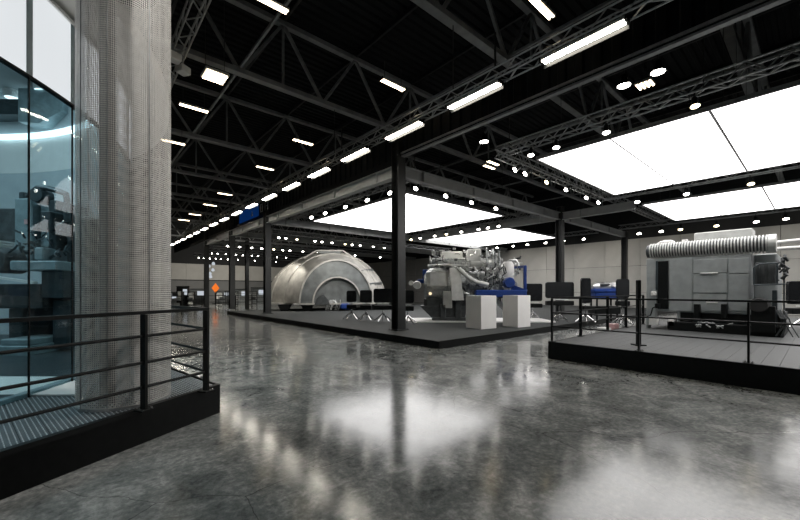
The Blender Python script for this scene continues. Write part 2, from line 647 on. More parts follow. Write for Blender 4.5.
def ibeam(label, p, q, d=BH1 - BH0, wd=0.26):
    p, q = Vector(p), Vector(q)
    L = (q - p).length
    t = thing('steel_beam', label, 'beam', p, math.atan2(q.y - p.y, q.x - p.x), 'grey steel beams on the columns')
    MB().box((L / 2, 0, 0.012), (L, wd, 0.024)).build('flange', 'beam', t)
    MB().box((L / 2, 0, d - 0.012), (L, wd, 0.024)).build('flange', 'beam', t)
    MB().box((L / 2, 0, d / 2), (L, 0.02, d - 0.05)).build('web', 'beam', t)
    s = MB()
    k = 1.0
    while k < L:
        s.box((k, 0, d / 2), (0.012, wd - 0.02, d - 0.05))
        k += 3.1
    s.build('stiffeners', 'beam', t, kind='stuff')
    return t


y4 = y_at(206.5, CX)
y3 = y_at(232, CX)
ibeam('grey steel beam under the black fascia, running left from the near column', (CX, CYs + 0.19, BH0), (CX, 22.1, BH0))
ibeam('grey steel beam under the blue banner, beyond the second column', (CX, 22.5, BH0), (CX, y4 - 0.19, BH0))
ibeam('grey steel beam from the near column across to the engine column', (CX + 0.19, CYs, BH0), (c2x - 0.19, CYs, BH0))
ibeam('grey steel beam between the engine column and the wall column', (c2x + 0.19, CYs, BH0), (c3x - 0.19, CYs, BH0))
ibeam('short grey steel beam sticking out right from the engine column', (c2x, CYs - 0.19, BH0), (c2x, 6.15, BH0))
ibeam('grey steel beam behind the left light ceiling, from the engine column', (c2x, CYs + 0.19, BH0), (c2x, 22.1, BH0))
ibeam('grey steel beam crossing behind the left light ceiling above the dome', (CX + 0.19, 22.3, BH0), (XW - 0.2, 22.3, BH0))
ibeam('grey steel cross beam beyond the dome, second row', (CX + 0.19, y3, BH0), (XW - 0.2, y3, BH0))
ibeam('grey steel cross beam beyond the dome, farthest row', (CX + 0.19, y4, BH0), (XW - 0.2, y4, BH0))

# ------------------------------------------------------------------ black corrugated fascia with its bottom rail
FX = CX + 0.02
t = thing('fascia_wall', 'black corrugated fascia above the long grey beam and tube light row', 'fascia', (FX, -6, 6.42))
vs = []
yy = 0.0
while yy < 58:
    for dy, dx in ((0, 0), (0.16, 0), (0.2, 0.05), (0.36, 0.05)):
        vs += [(dx, yy + dy, 0.0), (dx, yy + dy, 1.06)]
    yy += 0.4
n = len(vs) // 2
MB().add(vs, [(2 * i, 2 * i + 1, 2 * i + 3, 2 * i + 2) for i in range(n - 1)]).build('corrugated_sheet', 'fascia', t)
MB().box((0.03, 8, 0.0), (0.14, 16, 0.05)).build('bottom_rail', 'alu_dark', t)
MB().box((-0.06, 8, 0.09), (0.05, 16, 0.05)).build('bottom_rail', 'alu_dark', t)
MB().box((0.03, 37.1, -0.12), (0.03, 41.8, 0.30)).build('lower_sheet', 'fascia', t)
MB().box((0.02, 29, 1.06), (0.16, 58, 0.06)).build('top_rail', 'steel_dark', t)
s = MB()
for k in range(6):
    s.bar((0.1, 4 + 8 * k, 1.05), (0.1, 4 + 8 * k, 2.45), 0.04, 0.04)
s.build('hanger_rods', 'steel_dark', t, kind='stuff')

# blue banner with a printed mark
yb0, yb1 = y_at(259, 8.58), y_at(240, 8.58)
t = thing('banner', 'bright blue banner on the black fascia beyond the second column', 'banner', (FX - 0.12, (yb0 + yb1) / 2, 6.36), PI / 2)
bw = yb1 - yb0
MB().box((0, 0.0, 0.40), (bw, 0.03, 0.80)).build('banner_sheet', 'bluesign', t)
for a in (-1, 1):
    MB().box((a * bw * 0.4, -0.06, 0.6), (0.05, 0.1, 0.05)).build('bracket', 'black', t)
m = MB()
m.prism_y([(-0.9, 0.15), (-0.55, 0.15), (-0.72, 0.5)], 0.016, 0.022)
m.build('printed_mark', 'signframe', t)
yb2 = y_at(270, 8.58)
t = thing('sign_board', 'small grey outlined sign beside the blue banner', 'sign', (FX - 0.12, (yb0 + yb2) / 2 - 0.1, 6.4), PI / 2)
sw = (yb0 - yb2) * 0.8
m = MB().box((0, 0, 0.36), (sw, 0.03, 0.72))
m.build('board', 'fascia', t)
m = MB()
for x in (-0.4, -0.1, 0.2):
    m.box((x * sw, 0.02, 0.36), (0.06, 0.012, 0.5))
m.box((-0.25 * sw, 0.02, 0.36), (0.3 * sw, 0.012, 0.05)).box((0.3 * sw, 0.02, 0.58), (0.22 * sw, 0.012, 0.05)).box((0.3 * sw, 0.02, 0.14), (0.22 * sw, 0.012, 0.05)).box((0.41 * sw, 0.02, 0.36), (0.06, 0.012, 0.5))
m.build('printed_letters', 'signframe', t)

# ------------------------------------------------------------------ box trusses


def box_truss(name, label, p, q, s=0.29, mat='alu_dark', rc=0.024, rl=0.011, drop=0.0, step=0.3, group='box trusses', hang_to=None):
    p, q = Vector(p), Vector(q)
    L = (q - p).length
    t = thing(name, label, 'truss', p, math.atan2(q.y - p.y, q.x - p.x), group)
    cm = MB().tube((0, 0, 0), (L, 0, 0), rc, 6).mesh('chord', mat)
    for a, b in ((-1, 0), (1, 0), (1, 1), (-1, 1)):
        put('chord', cm, t, (0, a * s / 2, b * s))
    m = MB()
    k = max(2, int(L / step / 2) * 2)
    for i in range(k):
        xa, xb = L * i / k, L * (i + 1) / k
        u, v = (0, s) if i % 2 == 0 else (s, 0)
        for yy in (-s / 2, s / 2):
            m.bar((xa, yy, u), (xb, yy, v), rl * 2, rl * 2)
        a, b = (-s / 2, s / 2) if i % 2 == 0 else (s / 2, -s / 2)
        m.bar((xa, a, 0), (xb, b, 0), rl * 2, rl * 2)
    m.build('lacing', mat, t, kind='stuff')
    if hang_to:
        m = MB()
        if abs(q.y - p.y) > abs(q.x - p.x):       # hung from the roof trusses it passes under
            ks = [(ty - p.y, hang_to - 0.07) for ty in truss_y if p.y + 0.1 < ty < q.y - 0.1]
        else:                                     # hung from the lengthwise roof ties
            ks = [(tx - p.x, hang_to + 0.09) for tx in TIES if p.x + 0.1 < tx < q.x - 0.1]
        for xx, zz in ks:
            m.bar((xx, 0, 0), (xx, 0, zz - p.z), 0.02, 0.02)
            m.bar((xx, -s / 2, s), (xx, s / 2, s), 0.03, 0.03)
        m.build('suspension_cables', 'steel_dark', t, kind='stuff')
    return t


LX, LH = 7.62, 6.70
box_truss('lighting_truss', 'long grey box truss carrying the row of tube lights', (LX, -8, LH), (LX, 52, LH), 0.27, 'alu', 0.02, 0.011, step=0.32, hang_to=TB)

# tube lights on that truss


def tube_light_proto(name, L, wide, glow, label, loc, rz, group, pendant=None):
    t = thing(name, label, 'tube light', loc, rz, group)
    MB().cbox((0, 0, 0.03), (L, wide, 0.06), 0.012).build('housing', 'pale', t)
    tm = MB().tube((-L / 2 + 0.04, 0, 0), (L / 2 - 0.04, 0, 0), wide * 0.14, 8).mesh('tube', glow)
    put('tube', tm, t, (0, -wide * 0.25, -0.005))
    put('tube', tm, t, (0, wide * 0.25, -0.005))
    em_ = MB().box((0, 0, 0.0), (0.04, wide, 0.08)).mesh('end_cap', 'black')
    put('end_cap', em_, t, (-L / 2, 0, 0.02))
    put('end_cap', em_, t, (L / 2, 0, 0.02))
    if not pendant:
        MB().box((0, -wide / 2 - 0.012, -0.025), (L, 0.012, 0.15)).build('added_light_shield', 'black', t)  # black plate added to keep tube light off the fascia and beam
    if pendant:
        sm = MB().bar((0, 0, 0.06), (0, 0, pendant), 0.015, 0.015).mesh('suspension', 'steel_dark')
        put('suspension', sm, t, (-L * 0.35, 0, 0))
        put('suspension', sm, t, (L * 0.35, 0, 0))
    return t


proto = None
lamp_names = ORD
for k in range(-3, 17):
    yc = (3.45 + 2.93 * k) * LX / 8.28
    lab = 'bright tube light under the long lighting truss, %s from the right' % ORD[max(k, 0)]
    if k < 0:  # unseen lamps, added beyond the frame for more light in the hall
        lab = 'added tube light on the lighting truss past the right edge, %s beyond the frame' % ORD[-k - 1]
    loc = (LX - 0.02, yc, LH - 0.083)
    if proto is None:
        proto = tube_light_proto('tube_light', 1.66, 0.19, 'tube', lab, loc, PI / 2, 'row of tube lights on the lighting truss')
    else:
        dup(proto, loc, PI / 2, lab)

# roof lamps further up, across the aisle
protor = None
spots_roof = [(194, 108, 'on the left beneath the hanging square light'), (303, 142, 'below the second left truss, near the middle'), (265, 168, 'in the left aisle, second in its row'),
              (225, 194, 'in the left aisle, third in its row'), (210, 205, 'in the left aisle, fourth in its row'), (195, 214.5, 'in the left aisle, fifth in its row'),
              (184, 220, 'in the left aisle, sixth in its row'), (173, 142, 'peeking out right of the mesh column'), (393, 85, 'above the centre, left of the tube light row'),
              (542, 8, 'at the top edge right of centre'), (268, 2, 'at the top edge left of centre'),
              (493, 163, 'behind the fascia left of the big light ceiling'), (489, 167, 'behind the fascia, just under its neighbour')]
for px, py, txt in spots_roof:
    hh = 8.35
    txt_ = txt
    loc = pix(px, py, hh)
    lab = 'warm roof tube lamp, ' + txt
    if protor is None:
        protor = tube_light_proto('roof_lamp', 1.0, 0.2, 'tube_far', lab, loc, 0, 'warm tube lamps hung from the roof', TB + 0.1 - hh)
    else:
        dup(protor, loc, 0, lab)


def square_light(label, px, py, h, s):
    t = thing('square_light', label, 'light', pix(px, py, h), 0, 'square roof lights')
    MB().cbox((0, 0, 0.05), (s, s, 0.08), 0.02).build('housing', 'pale', t)
    for i in range(4):
        MB().tube((-s / 2 + 0.05, s * (i - 1.5) / 4.2, 0), (s / 2 - 0.05, s * (i - 1.5) / 4.2, 0), s * 0.06, 8).build('tube', 'tube_far', t)
    for a in (-1, 1):
        MB().bar((a * s * 0.4, 0, 0.09), (a * s * 0.4, 0, 2.9), 0.015, 0.015).build('suspension', 'steel_dark', t)


square_light('square four tube light hanging over the left aisle', 215, 77, 8.3, 0.68)
square_light('square striped light between two round lamps beyond the fascia', 645, 85, 8.3, 0.5)


def highbay(label, px, py):
    h = 8.0
    t = thing('high_bay_lamp', label, 'lamp', pix(px, py, h), 0, 'round high bay lamps')
    MB().lathe([(0.02, 0.35), (0.08, 0.34), (0.10, 0.18), (0.2, 0.02), (0.2, 0.0)], 'z', 14).build('reflector', 'black', t, True)
    MB().lathe([(0.0, 0.005), (0.18, 0.005), (0.18, 0.015), (0.0, 0.015)], 'z', 14).build('lens', 'lens', t)
    MB().bar((0, 0, 0.34), (0, 0, TB - h), 0.02, 0.02).build('stem', 'steel_dark', t)


highbay('round high bay lamp left of the square striped light', 624, 86)
highbay('round high bay lamp right of the square striped light', 658, 72.5)
highbay('round lamp behind the fascia near the twin warm tubes', 484, 142)

# ------------------------------------------------------------------ light ceilings
PZ = 6.0


def light_ceiling(label, x0, x1, y0, y1, nx, ny):
    t = thing('light_ceiling', label, 'light panel', ((x0 + x1) / 2, (y0 + y1) / 2, PZ), 0, 'glowing light ceilings')
    wx, wy = (x1 - x0) / nx, (y1 - y0) / ny
    me = MB().box((0, 0, 0), (wx - 0.07, wy - 0.07, 0.02)).mesh('light_panel', 'panel')
    for i in range(nx):
        for j in range(ny):
            put('light_panel', me, t, ((i + 0.5) * wx - (x1 - x0) / 2, (j + 0.5) * wy - (y1 - y0) / 2, 0.01))
    MB().box((0, 0, 0.06), (x1 - x0, y1 - y0, 0.06)).build('backing', 'black', t)
    fm = MB()
    a, b = (x1 - x0) / 2 + 0.02, (y1 - y0) / 2 + 0.02
    fm.box((-a, 0, 0.045), (0.04, 2 * b, 0.11)).box((a, 0, 0.045), (0.04, 2 * b, 0.11)).box((0, -b, 0.045), (2 * a, 0.04, 0.11)).box((0, b, 0.045), (2 * a, 0.04, 0.11))
    fm.build('frame', 'alu_dark', t)
    cm = MB()
    for i in range(4):
        for j in range(4):
            cm.bar(((i - 1.5) * a * 0.6, (j - 1.5) * b * 0.6, 0.09), ((i - 1.5) * a * 0.6, (j - 1.5) * b * 0.6, TB - PZ), 0.012, 0.012)
    cm.build('suspension_cables', 'steel_dark', t, kind='stuff')
    return t


light_ceiling('large glowing light ceiling above the domed casing and engine', 11.1, 18.7, 12.25, 21.1, 2, 4)
light_ceiling('glowing light ceiling behind the engine, beyond the larger left one', 22.5, 29.9, 14.5, 23.6, 2, 4)
light_ceiling('large glowing light ceiling at upper right, nearest the camera', 11.5, 18.4, -7.1, 6.22, 2, 6)
light_ceiling('narrow looking glowing light ceiling at right, beyond the nearest one', 21.7, 28.1, -7.1, 6.0, 2, 6)

# trusses around the light ceilings
TH = 6.02
box_truss('rigging_truss', 'box truss along the left side of the left light ceiling', (9.9, 10.9, TH), (9.9, 22.0, TH), hang_to=TB)
box_truss('rigging_truss', 'box truss along the near side of the left light ceiling', (9.9, 10.8, TH), (20.1, 10.8, TH), hang_to=TB)
box_truss('rigging_truss', 'box truss between the two left light ceilings', (20.1, 10.9, TH), (20.1, 21.7, TH), hang_to=TB)
box_truss('rigging_truss', 'box truss along the far side of the left light ceiling', (10.1, 21.8, TH), (19.9, 21.8, TH), hang_to=TB)
box_truss('rigging_truss', 'box truss behind the far left light ceiling', (30.9, 11.6, TH + 0.16), (30.9, 24.6, TH + 0.16), hang_to=TB)
box_truss('rigging_truss', 'box truss along the near side of the upper right light ceiling', (10.35, -8, TH), (10.35, 6.9, TH), mat='alu', hang_to=TB)
box_truss('rigging_truss', 'box truss along the left end of the upper right light ceiling', (10.35, 6.95, TH), (19.2, 6.95, TH), mat='alu', hang_to=TB)
box_truss('rigging_truss', 'box truss between the two right light ceilings', (19.2, -8, TH), (19.2, 7.2, TH), mat='alu', hang_to=TB)
box_truss('rigging_truss', 'box truss along the left end of the farther right light ceiling', (19.4, 6.95, TH + 0.16), (29.2, 6.95, TH + 0.16), hang_to=TB)
box_truss('rigging_truss', 'box truss behind the farther right light ceiling', (29.4, -8, TH), (29.4, 9.6, TH), hang_to=TB)
for k, yy in enumerate((24.5, 31.5, 39.5, 46.0)):
    box_truss('rigging_truss', 'dark far box truss crossing beyond the dome, %s row' % ORD[k], (9.6, yy, 5.5), (28, yy, 5.5), step=0.6, hang_to=TB)

# ------------------------------------------------------------------ spotlights
spot_body = MB().lathe([(0.0, 0.0), (0.05, 0.0), (0.075, -0.05), (0.09, -0.26), (0.125, -0.28), (0.125, -0.32), (0.118, -0.32), (0.118, -0.31)], 'z', 10).mesh('lamp_body', 'black', True)
spot_lens = MB().lathe([(0.0, -0.322), (0.119, -0.318)], 'z', 10).mesh('lens', 'lens')
spot_lens_w = MB().lathe([(0.0, -0.322), (0.119, -0.318)], 'z', 10).mesh('lens', 'lens_warm')
sb = MB()
sb.bar((0, 0, 0.10), (0, 0, 0.02), 0.03, 0.03).bar((-0.12, 0, 0.02), (0.12, 0, 0.02), 0.03, 0.012).bar((-0.12, 0, 0.02), (-0.12, 0, -0.2), 0.012, 0.03).bar((0.12, 0, 0.02), (0.12, 0, -0.2), 0.012, 0.03)
spot_yoke = sb.mesh('yoke', 'black')


def spotlight(loc, rz, tilt, label, group, warm=False, scale=1.0):
    t = thing('spotlight', label, 'spotlight', loc, rz, group)
    t.scale = (scale,) * 3
    put('yoke', spot_yoke, t)
    b = put('lamp_body', spot_body, t, (0, 0, -0.02), (tilt, 0, 0))
    put('lens', spot_lens_w if warm else spot_lens, b)
    return t


def row(kind, fixed, pxs, z, txt, tilt, rz, warm=(), scale=0.85, rev=False):
    """spotlights hung under a truss at the crossing of photo columns with its line"""
    g = 'spotlights on the ' + txt
    for i, p in enumerate(pxs):
        if kind == 'X':
            x, y = fixed - 0.145, y_at(p, fixed - 0.145)
        else:
            x, y = x_at(p, fixed - 0.145), fixed - 0.145
        spotlight((x, y, z - 0.024 - 0.10 * scale), rz, tilt, '%s spotlight from the left on the %s' % (ORD[i], txt), g, i in warm, scale)


row('X', 9.9, [310, 323.5, 343.5, 365, 387.5], TH, 'truss left of the dome light ceiling', R(42), R(178))
row('Y', 10.8, [419, 448.5, 474, 498], TH, 'truss before the dome light ceiling', R(45), R(92))
row('X', 20.1, [411, 420, 434.5, 446, 461, 478, 487.5, 498], TH, 'truss between the left light ceilings', R(30), R(140), (0, 3), 0.85)
row('X', 30.9, [497, 513, 527, 545, 563, 583], TH + 0.16, 'truss behind the engine light ceiling', R(30), R(130), (), 1.0)
row('X', 10.35, [531, 556, 606, 694], TH, 'near truss of the upper right light ceiling', R(14), R(120), (3,), 0.75)
row('Y', 6.95, [520, 530, 551, 570, 590, 602], TH, 'left truss of the upper right light ceiling', R(55), R(62), (2,), 0.75)
row('X', 19.2, [637, 686, 750], TH, 'truss between the right light ceilings', R(22), R(110), (2,), 0.9)
row('X', 29.4, [639, 661, 680, 716, 755.5, 785], TH, 'truss above the right wall panels', R(22), R(110), (2, 3), 1.1)
row('Y', 24.5, [268, 279, 286, 297, 315, 322, 332, 345, 352, 360, 373, 384], 5.5, 'first far truss beyond the dome', R(32), R(150), (3, 7), 0.7)
row('Y', 31.5, [228, 240, 252, 262, 274, 283, 290, 303, 318, 336, 355, 380], 5.5, 'second far truss beyond the dome', R(32), R(150), (4,), 0.8)
row('Y', 39.5, [212, 218, 226, 236, 243, 252, 258, 268, 277, 286, 300, 325], 5.5, 'third far truss beyond the dome', R(32), R(155), (), 0.6)
row('Y', 46.0, [199, 204, 210, 216, 221, 228, 238, 246, 255, 264, 276], 5.5, 'farthest truss beyond the dome', R(32), R(155), (), 0.6)

# a few of those lamps really throw beams on the exhibits


def beam(px, fixed, kind, target, power, ang=38):
    x, y = (fixed, y_at(px, fixed)) if kind == 'X' else (x_at(px, fixed), fixed)
    ld = bpy.data.lights.new('spot_beam', 'SPOT')
    ld.energy = power
    ld.color = (1.0, 0.94, 0.84)
    ld.spot_size = R(ang)
    ld.spot_blend = 0.6
    ld.shadow_soft_size = 0.08
    o = bpy.data.objects.new('spot_beam', ld)
    col.objects.link(o)
    o.location = (x, y, (5.5 if kind == 'Y' and fixed > 23 else TH) - 0.62)
    d = Vector(target) - o.location
    o.rotation_euler = d.to_track_quat('-Z', 'Y').to_euler()


# ------------------------------------------------------------------ central platform
PX0, PY0 = 7.53, 7.0
PY1 = y_at(227, PX0)
t = thing('exhibit_platform', 'low black edged central platform with charcoal carpet under dome and engine', 'platform', (PX0, PY0, 0))
LXp, LYp = 27.0, PY1 - PY0
MB().box((LXp / 2, LYp / 2, 0.105), (LXp - 0.04, LYp - 0.04, 0.21)).build('carpet', 'carpet', t)
fm = MB().box((LXp / 2, 0.01, PLAT_C / 2), (LXp, 0.02, PLAT_C)).mesh('edge_board', 'black')
put('edge_board', fm, t)
put('edge_board', MB().box((0.01, LYp / 2, PLAT_C / 2), (0.02, LYp, PLAT_C)).mesh('edge_board', 'black'), t)
put('edge_board', MB().box((LXp / 2, LYp - 0.01, PLAT_C / 2), (LXp, 0.02, PLAT_C)).mesh('edge_board', 'black'), t)

# pale floor plates under the engine
t2 = thing('floor_plate', 'pale low plinth plate under the blue framed engine', 'plate', pixz(470, 17.2, 0.21), -YAW)
MB().cbox((0.3, 0.0, 0.03), (6.6, 2.0, 0.06), 0.01).build('plate', 'white', t2)

# ------------------------------------------------------------------ right platform
RX0, RY1, RP = 8.5, 4.32, 0.40
t = thing('exhibit_platform', 'grey boarded platform with black fascia and railing at right', 'platform', (RX0, RY1, 0))
MB().box((8, -7, 0.16), (15.9, 13.9, 0.32)).build('base', 'black', t)
MB().box((0.015, -7, RP / 2), (0.03, 14, RP)).build('edge_board', 'black', t)
MB().box((8, -0.015, RP / 2), (16, 0.03, RP)).build('edge_board', 'black', t)
MB().box((0.03, -7, RP + 0.004), (0.07, 14, 0.012)).build('edge_trim', 'black', t)
dm = MB().cbox((7.98, 0, 0), (15.86, 0.2215, 0.075), 0.003).mesh('deck_board', 'deck')
for k in range(60):
    put('deck_board', dm, t, (0.05, -0.16 - 0.225 * k, RP - 0.0385))


def railing(label, p, posts, ends, heights, rz, base, mat='black', pw=0.075, extra=None, cat='railing', lastpost=True):
    """posts at distances along local x; straight rails of the given heights"""
    t = thing('railing', label, cat, (p[0], p[1], base), rz, None)
    H = heights[0]
    pmh = MB().box((0, 0, H / 2 - 0.02), (0.03, pw, H - 0.04)).box((0, 0, 0.008), (0.13, 0.14, 0.016)).mesh('post', mat)
    bolt = MB()
    for a in (-1, 1):
        for b in (-1, 1):
            bolt.tube((a * 0.045, b * 0.05, 0.012), (a * 0.045, b * 0.05, 0.03), 0.011, 6)
    bme = bolt.mesh('bolts', 'chrome')
    for x in posts:
        pp = put('post', pmh, t, (x, 0, 0))
        put('bolts', bme, pp, kind='stuff')
    for i, h in enumerate(heights):
        if i == 0:
            MB().bar((ends[0], 0, h - 0.02), (ends[1], 0, h - 0.02), 0.06, 0.035).build('handrail', mat, t)
        else:
            MB().tube((ends[0], 0, h), (ends[1], 0, h), 0.016, 8).build('rail', mat, t)
    return t


yc = y_at(552, RX0 + 0.1)
hp = (1.08, 0.70, 0.37)
p0 = (RX0 + 0.1, yc)
fy = [yc - y_at(q, RX0 + 0.1) for q in (639, 748.6)]
railing('black railing along the front edge of the right platform', p0, [0, fy[0], fy[1], fy[1] + 1.7, fy[1] + 3.4], (0, 7.0), hp, -PI / 2, RP)
fx = [x_at(q, yc) - p0[0] for q in (580.6, 607.6, 626)]
railing('black railing along the left side edge of the right platform', p0, fx + [fx[-1] + 1.8], (0, fx[-1] + 1.8), hp, 0, RP)

# ------------------------------------------------------------------ left platform with perforated planks
C = Vector((1.42, 5.32))
e1 = Vector((math.cos(R(30.0)), math.sin(R(30.0))))       # along the front edge, towards the corner
e2 = Vector((-0.167, 0.986)).normalized()                  # along the short side, away from camera
LP = 0.37
RC, RR = Vector((-6.14, 10.29)), 7.0                       # rotunda centre and radius
t = thing('walkway_platform', 'black edged walkway of perforated planks around the glass rotunda', 'platform', (C.x, C.y, 0), R(30.0))
lrot = Matrix.Rotation(-R(30.0), 2)


def loc2(v):
    w_ = lrot @ (Vector(v) - C)
    return (w_.x, w_.y)


poly = [loc2(C - e1 * 9), loc2(C), loc2(C + e2 * 5.0), loc2(C + e2 * 5.0 + Vector((-14, 5))), loc2(C - e1 * 9 + Vector((-6, 10)))]
MB().prism(poly, 0.0, LP - 0.035).build('base', 'black', t)
MB().box((-4.5, 0.012, LP / 2 + 0.005), (9.0, 0.024, LP + 0.01)).build('edge_board', 'black', t)
MB().box((-4.5, 0.03, LP + 0.006), (9.0, 0.07, 0.012)).build('edge_trim', 'black', t)
le2 = lrot @ e2
a2 = math.atan2(le2.y, le2.x)
MB().box((le2.x * 2.5 - 0.012, le2.y * 2.5, LP / 2 + 0.005), (5.0, 0.024, LP + 0.01), a2).build('edge_board', 'black', t)
# planks run parallel to the short side
shear = le2.x / le2.y
PWID = 0.2
for k in range(42):
    x1_ = -0.05 - k * PWID
    x0_ = x1_ - PWID + 0.006
    Lp = 2.6 if k > 2 else 4.2
    me = MB().prism([(x0_ + 0.05 * shear, 0.05), (x1_ + 0.05 * shear, 0.05), (x1_ + Lp * shear, Lp), (x0_ + Lp * shear, Lp)], LP - 0.035, LP - 0.004)
    me.build('plank', 'plank', t)
dm = MB()
for k in range(42 * 5):
    xx = -0.05 - PWID / 10 - k * PWID / 5
    yy = 0.09 + (0.02 if k % 2 else 0)
    while yy < 2.4:
        y2 = yy + 0.034
        w2 = 0.0036
        dm.add([(xx - w2 + yy * shear, yy, LP + 0.002), (xx + w2 + yy * shear, yy, LP + 0.002), (xx + w2 + y2 * shear, y2, LP + 0.002), (xx - w2 + y2 * shear, y2, LP + 0.002),
                (xx - w2 * 1.6 + yy * shear, yy, LP - 0.005), (xx + w2 * 1.6 + yy * shear, yy, LP - 0.005), (xx + w2 * 1.6 + y2 * shear, y2, LP - 0.005), (xx - w2 * 1.6 + y2 * shear, y2, LP - 0.005)],
               [(0, 1, 2, 3), (4, 5, 1, 0), (5, 6, 2, 1), (6, 7, 3, 2), (7, 4, 0, 3)])
        yy += 0.060
dm.build('grip_teeth', 'dash', t, kind='stuff')

pq_ = [pixz(q, z_) for q, z_ in ((-60, 4.42), (76, 4.42), (80, 5.34), (-60, 5.34))]
MB().prism([loc2((q.x, q.y)) for q in pq_], LP, LP + 0.022).build('threshold_plate', 'white', t)

hl = (1.06, 0.79, 0.51, 0.25)
pcor = pix(206, 391.5, LP)
pmid = pix(144, 410.5, LP)
vdir = Vector((pmid.x - pcor.x, pmid.y - pcor.y))
rza = math.atan2(-e1.y, -e1.x)
dm_ = vdir.length
tr = railing('black four bar railing along the front of the left walkway', (pcor.x, pcor.y), [0, dm_, dm_ + 1.9, dm_ + 3.8], (-0.02, 7.5), hl, math.atan2(vdir.y, vdir.x), LP)
railing('short black railing along the back side of the left walkway corner', (pcor.x, pcor.y), [1.9], (0.0, 1.9), hl, math.atan2(e2.y, e2.x), LP)

# ------------------------------------------------------------------ mesh wrapped column
MC = Vector((0.40, 5.34))
t = thing('mesh_column', 'tall column wrapped in pale woven metal mesh on the walkway', 'column', (MC.x, MC.y, LP))


def mesh_sleeve(r, z0, z1, n, amp, waves):
    me = bpy.data.meshes.new('mesh_sleeve')
    vs, fs, uvs = [], [], []
    zs = [z0, z1]
    for z in zs:
        for j in range(n):
            a = 2 * PI * j / n
            rr = r + amp * math.cos(waves * a + 0.6) + amp * 0.6 * math.cos(5 * a)
            vs.append((rr * math.cos(a), rr * math.sin(a), z))
    for j in range(n):
        k = (j + 1) % n
        fs.append((j, k, n + k, n + j))
        u0, u1 = r * 2 * PI * j / n, r * 2 * PI * (j + 1) / n
        uvs += [(u0, z0), (u1, z0), (u1, z1), (u0, z1)]
    me.from_pydata(vs, [], fs)
    uvl = me.uv_layers.new(name='UVMap')
    for i, uvv in enumerate(uvs):
        uvl.data[i].uv = uvv
    me.polygons.foreach_set('use_smooth', [True] * len(me.polygons))
    me.materials.append(M['mesh'])
    me.update()
    return me


put('mesh_sleeve', mesh_sleeve(0.445, 0.01, 7.2, 128, 0.006, 13), t)
tocam = math.atan2(-MC.y, -MC.x)
for da in (-1.02, -0.35, 0.5):
    a = tocam + da
    MB().tube((0.447 * math.cos(a), 0.447 * math.sin(a), 0.02), (0.447 * math.cos(a), 0.447 * math.sin(a), 7.2), 0.006, 5).build('seam_wire', 'alu', t)
sx, sy = 0.16 * math.cos(tocam - PI / 2 + 0.2), 0.16 * math.sin(tocam - PI / 2 + 0.2)
m = MB()
m.box((sx, sy, 3.6), (0.2, 0.014, 7.2), YAW).box((sx, sy, 3.6), (0.014, 0.2, 7.2), YAW)
m.build('inner_post', 'steel_roof', t)
MB().lathe([(0.0, 4.80), (0.31, 4.80), (0.31, 4.92), (0.0, 4.92)], 'z', 24).build('hanger_disc', 'black', t)
MB().lathe([(0.41, 0.0), (0.455, 0.0), (0.455, 0.03), (0.41, 0.03)], 'z', 40, closed=True).build('base_ring', 'alu', t)

# ------------------------------------------------------------------ glass rotunda
def ang(v):
    return math.atan2(v[1] - RC.y, v[0] - RC.x)


rc = (0.0, 0.0)
t = thing('glass_rotunda', 'round glass walled pavilion with backlit white panels behind the mesh column', 'pavilion', (RC.x, RC.y, LP))
pj = pixz(72.5, 5.07)
aj = ang(pj)
da = 0.70 / RR
GB, GT, WT = 0.0, 4.19 - LP, 5.30 - LP
for k in range(-9, 12):
    a0_ = aj + da * k
    MB().arcslab(rc, RR - 0.012, RR, GB, GT, a0_ + 0.0012, a0_ + da - 0.0012, 4).build('glass_pane', 'glass', t, True)
    MB().arcslab(rc, RR - 0.014, RR + 0.002, GB, GT, a0_ - 0.0011, a0_ + 0.0011, 1).build('glass_joint', 'black', t)
    MB().arcslab(rc, RR - 0.03, RR, GT + 0.02, WT, a0_ + 0.006, a0_ + da - 0.006, 4).build('frosted_panel', 'frosted', t, True)
    MB().arcslab(rc, RR - 0.05, RR + 0.004, GT, WT, a0_ - 0.006, a0_ + 0.006, 1).build('mullion', 'tealpale', t)
A0, A1 = aj - da * 9, aj + da * 12
AW = aj + da * 5
MB().arcslab(rc, RR - 0.05, RR + 0.02, GT - 0.005, GT + 0.02, A0, A1, 48).build('transom', 'black', t, True)
MB().arcslab(rc, RR - 0.10, RR + 0.03, WT, WT + 0.05, A0, A1, 48).build('head_trim', 'white', t, True)
MB().arcslab(rc, RR - 0.2, RR + 0.62, WT + 0.09, WT + 0.14, A0, A1, 48).build('soffit', 'beige', t, True)
MB().arcslab(rc, RR + 0.60, RR + 0.66, WT + 0.06, WT + 0.30, A0, A1, 48).build('canopy_edge', 'white', t, True)
MB().arcslab(rc, RR + 0.2, RR + 0.3, WT + 0.14, WT + 2.4, A0, A1, 48).build('upper_wall', 'soffit', t, True)
MB().arcslab(rc, RR - 0.12, RR - 0.02, 0.0, 0.05, A0, A1, 48).build('skirting', 'tealpale', t, True)

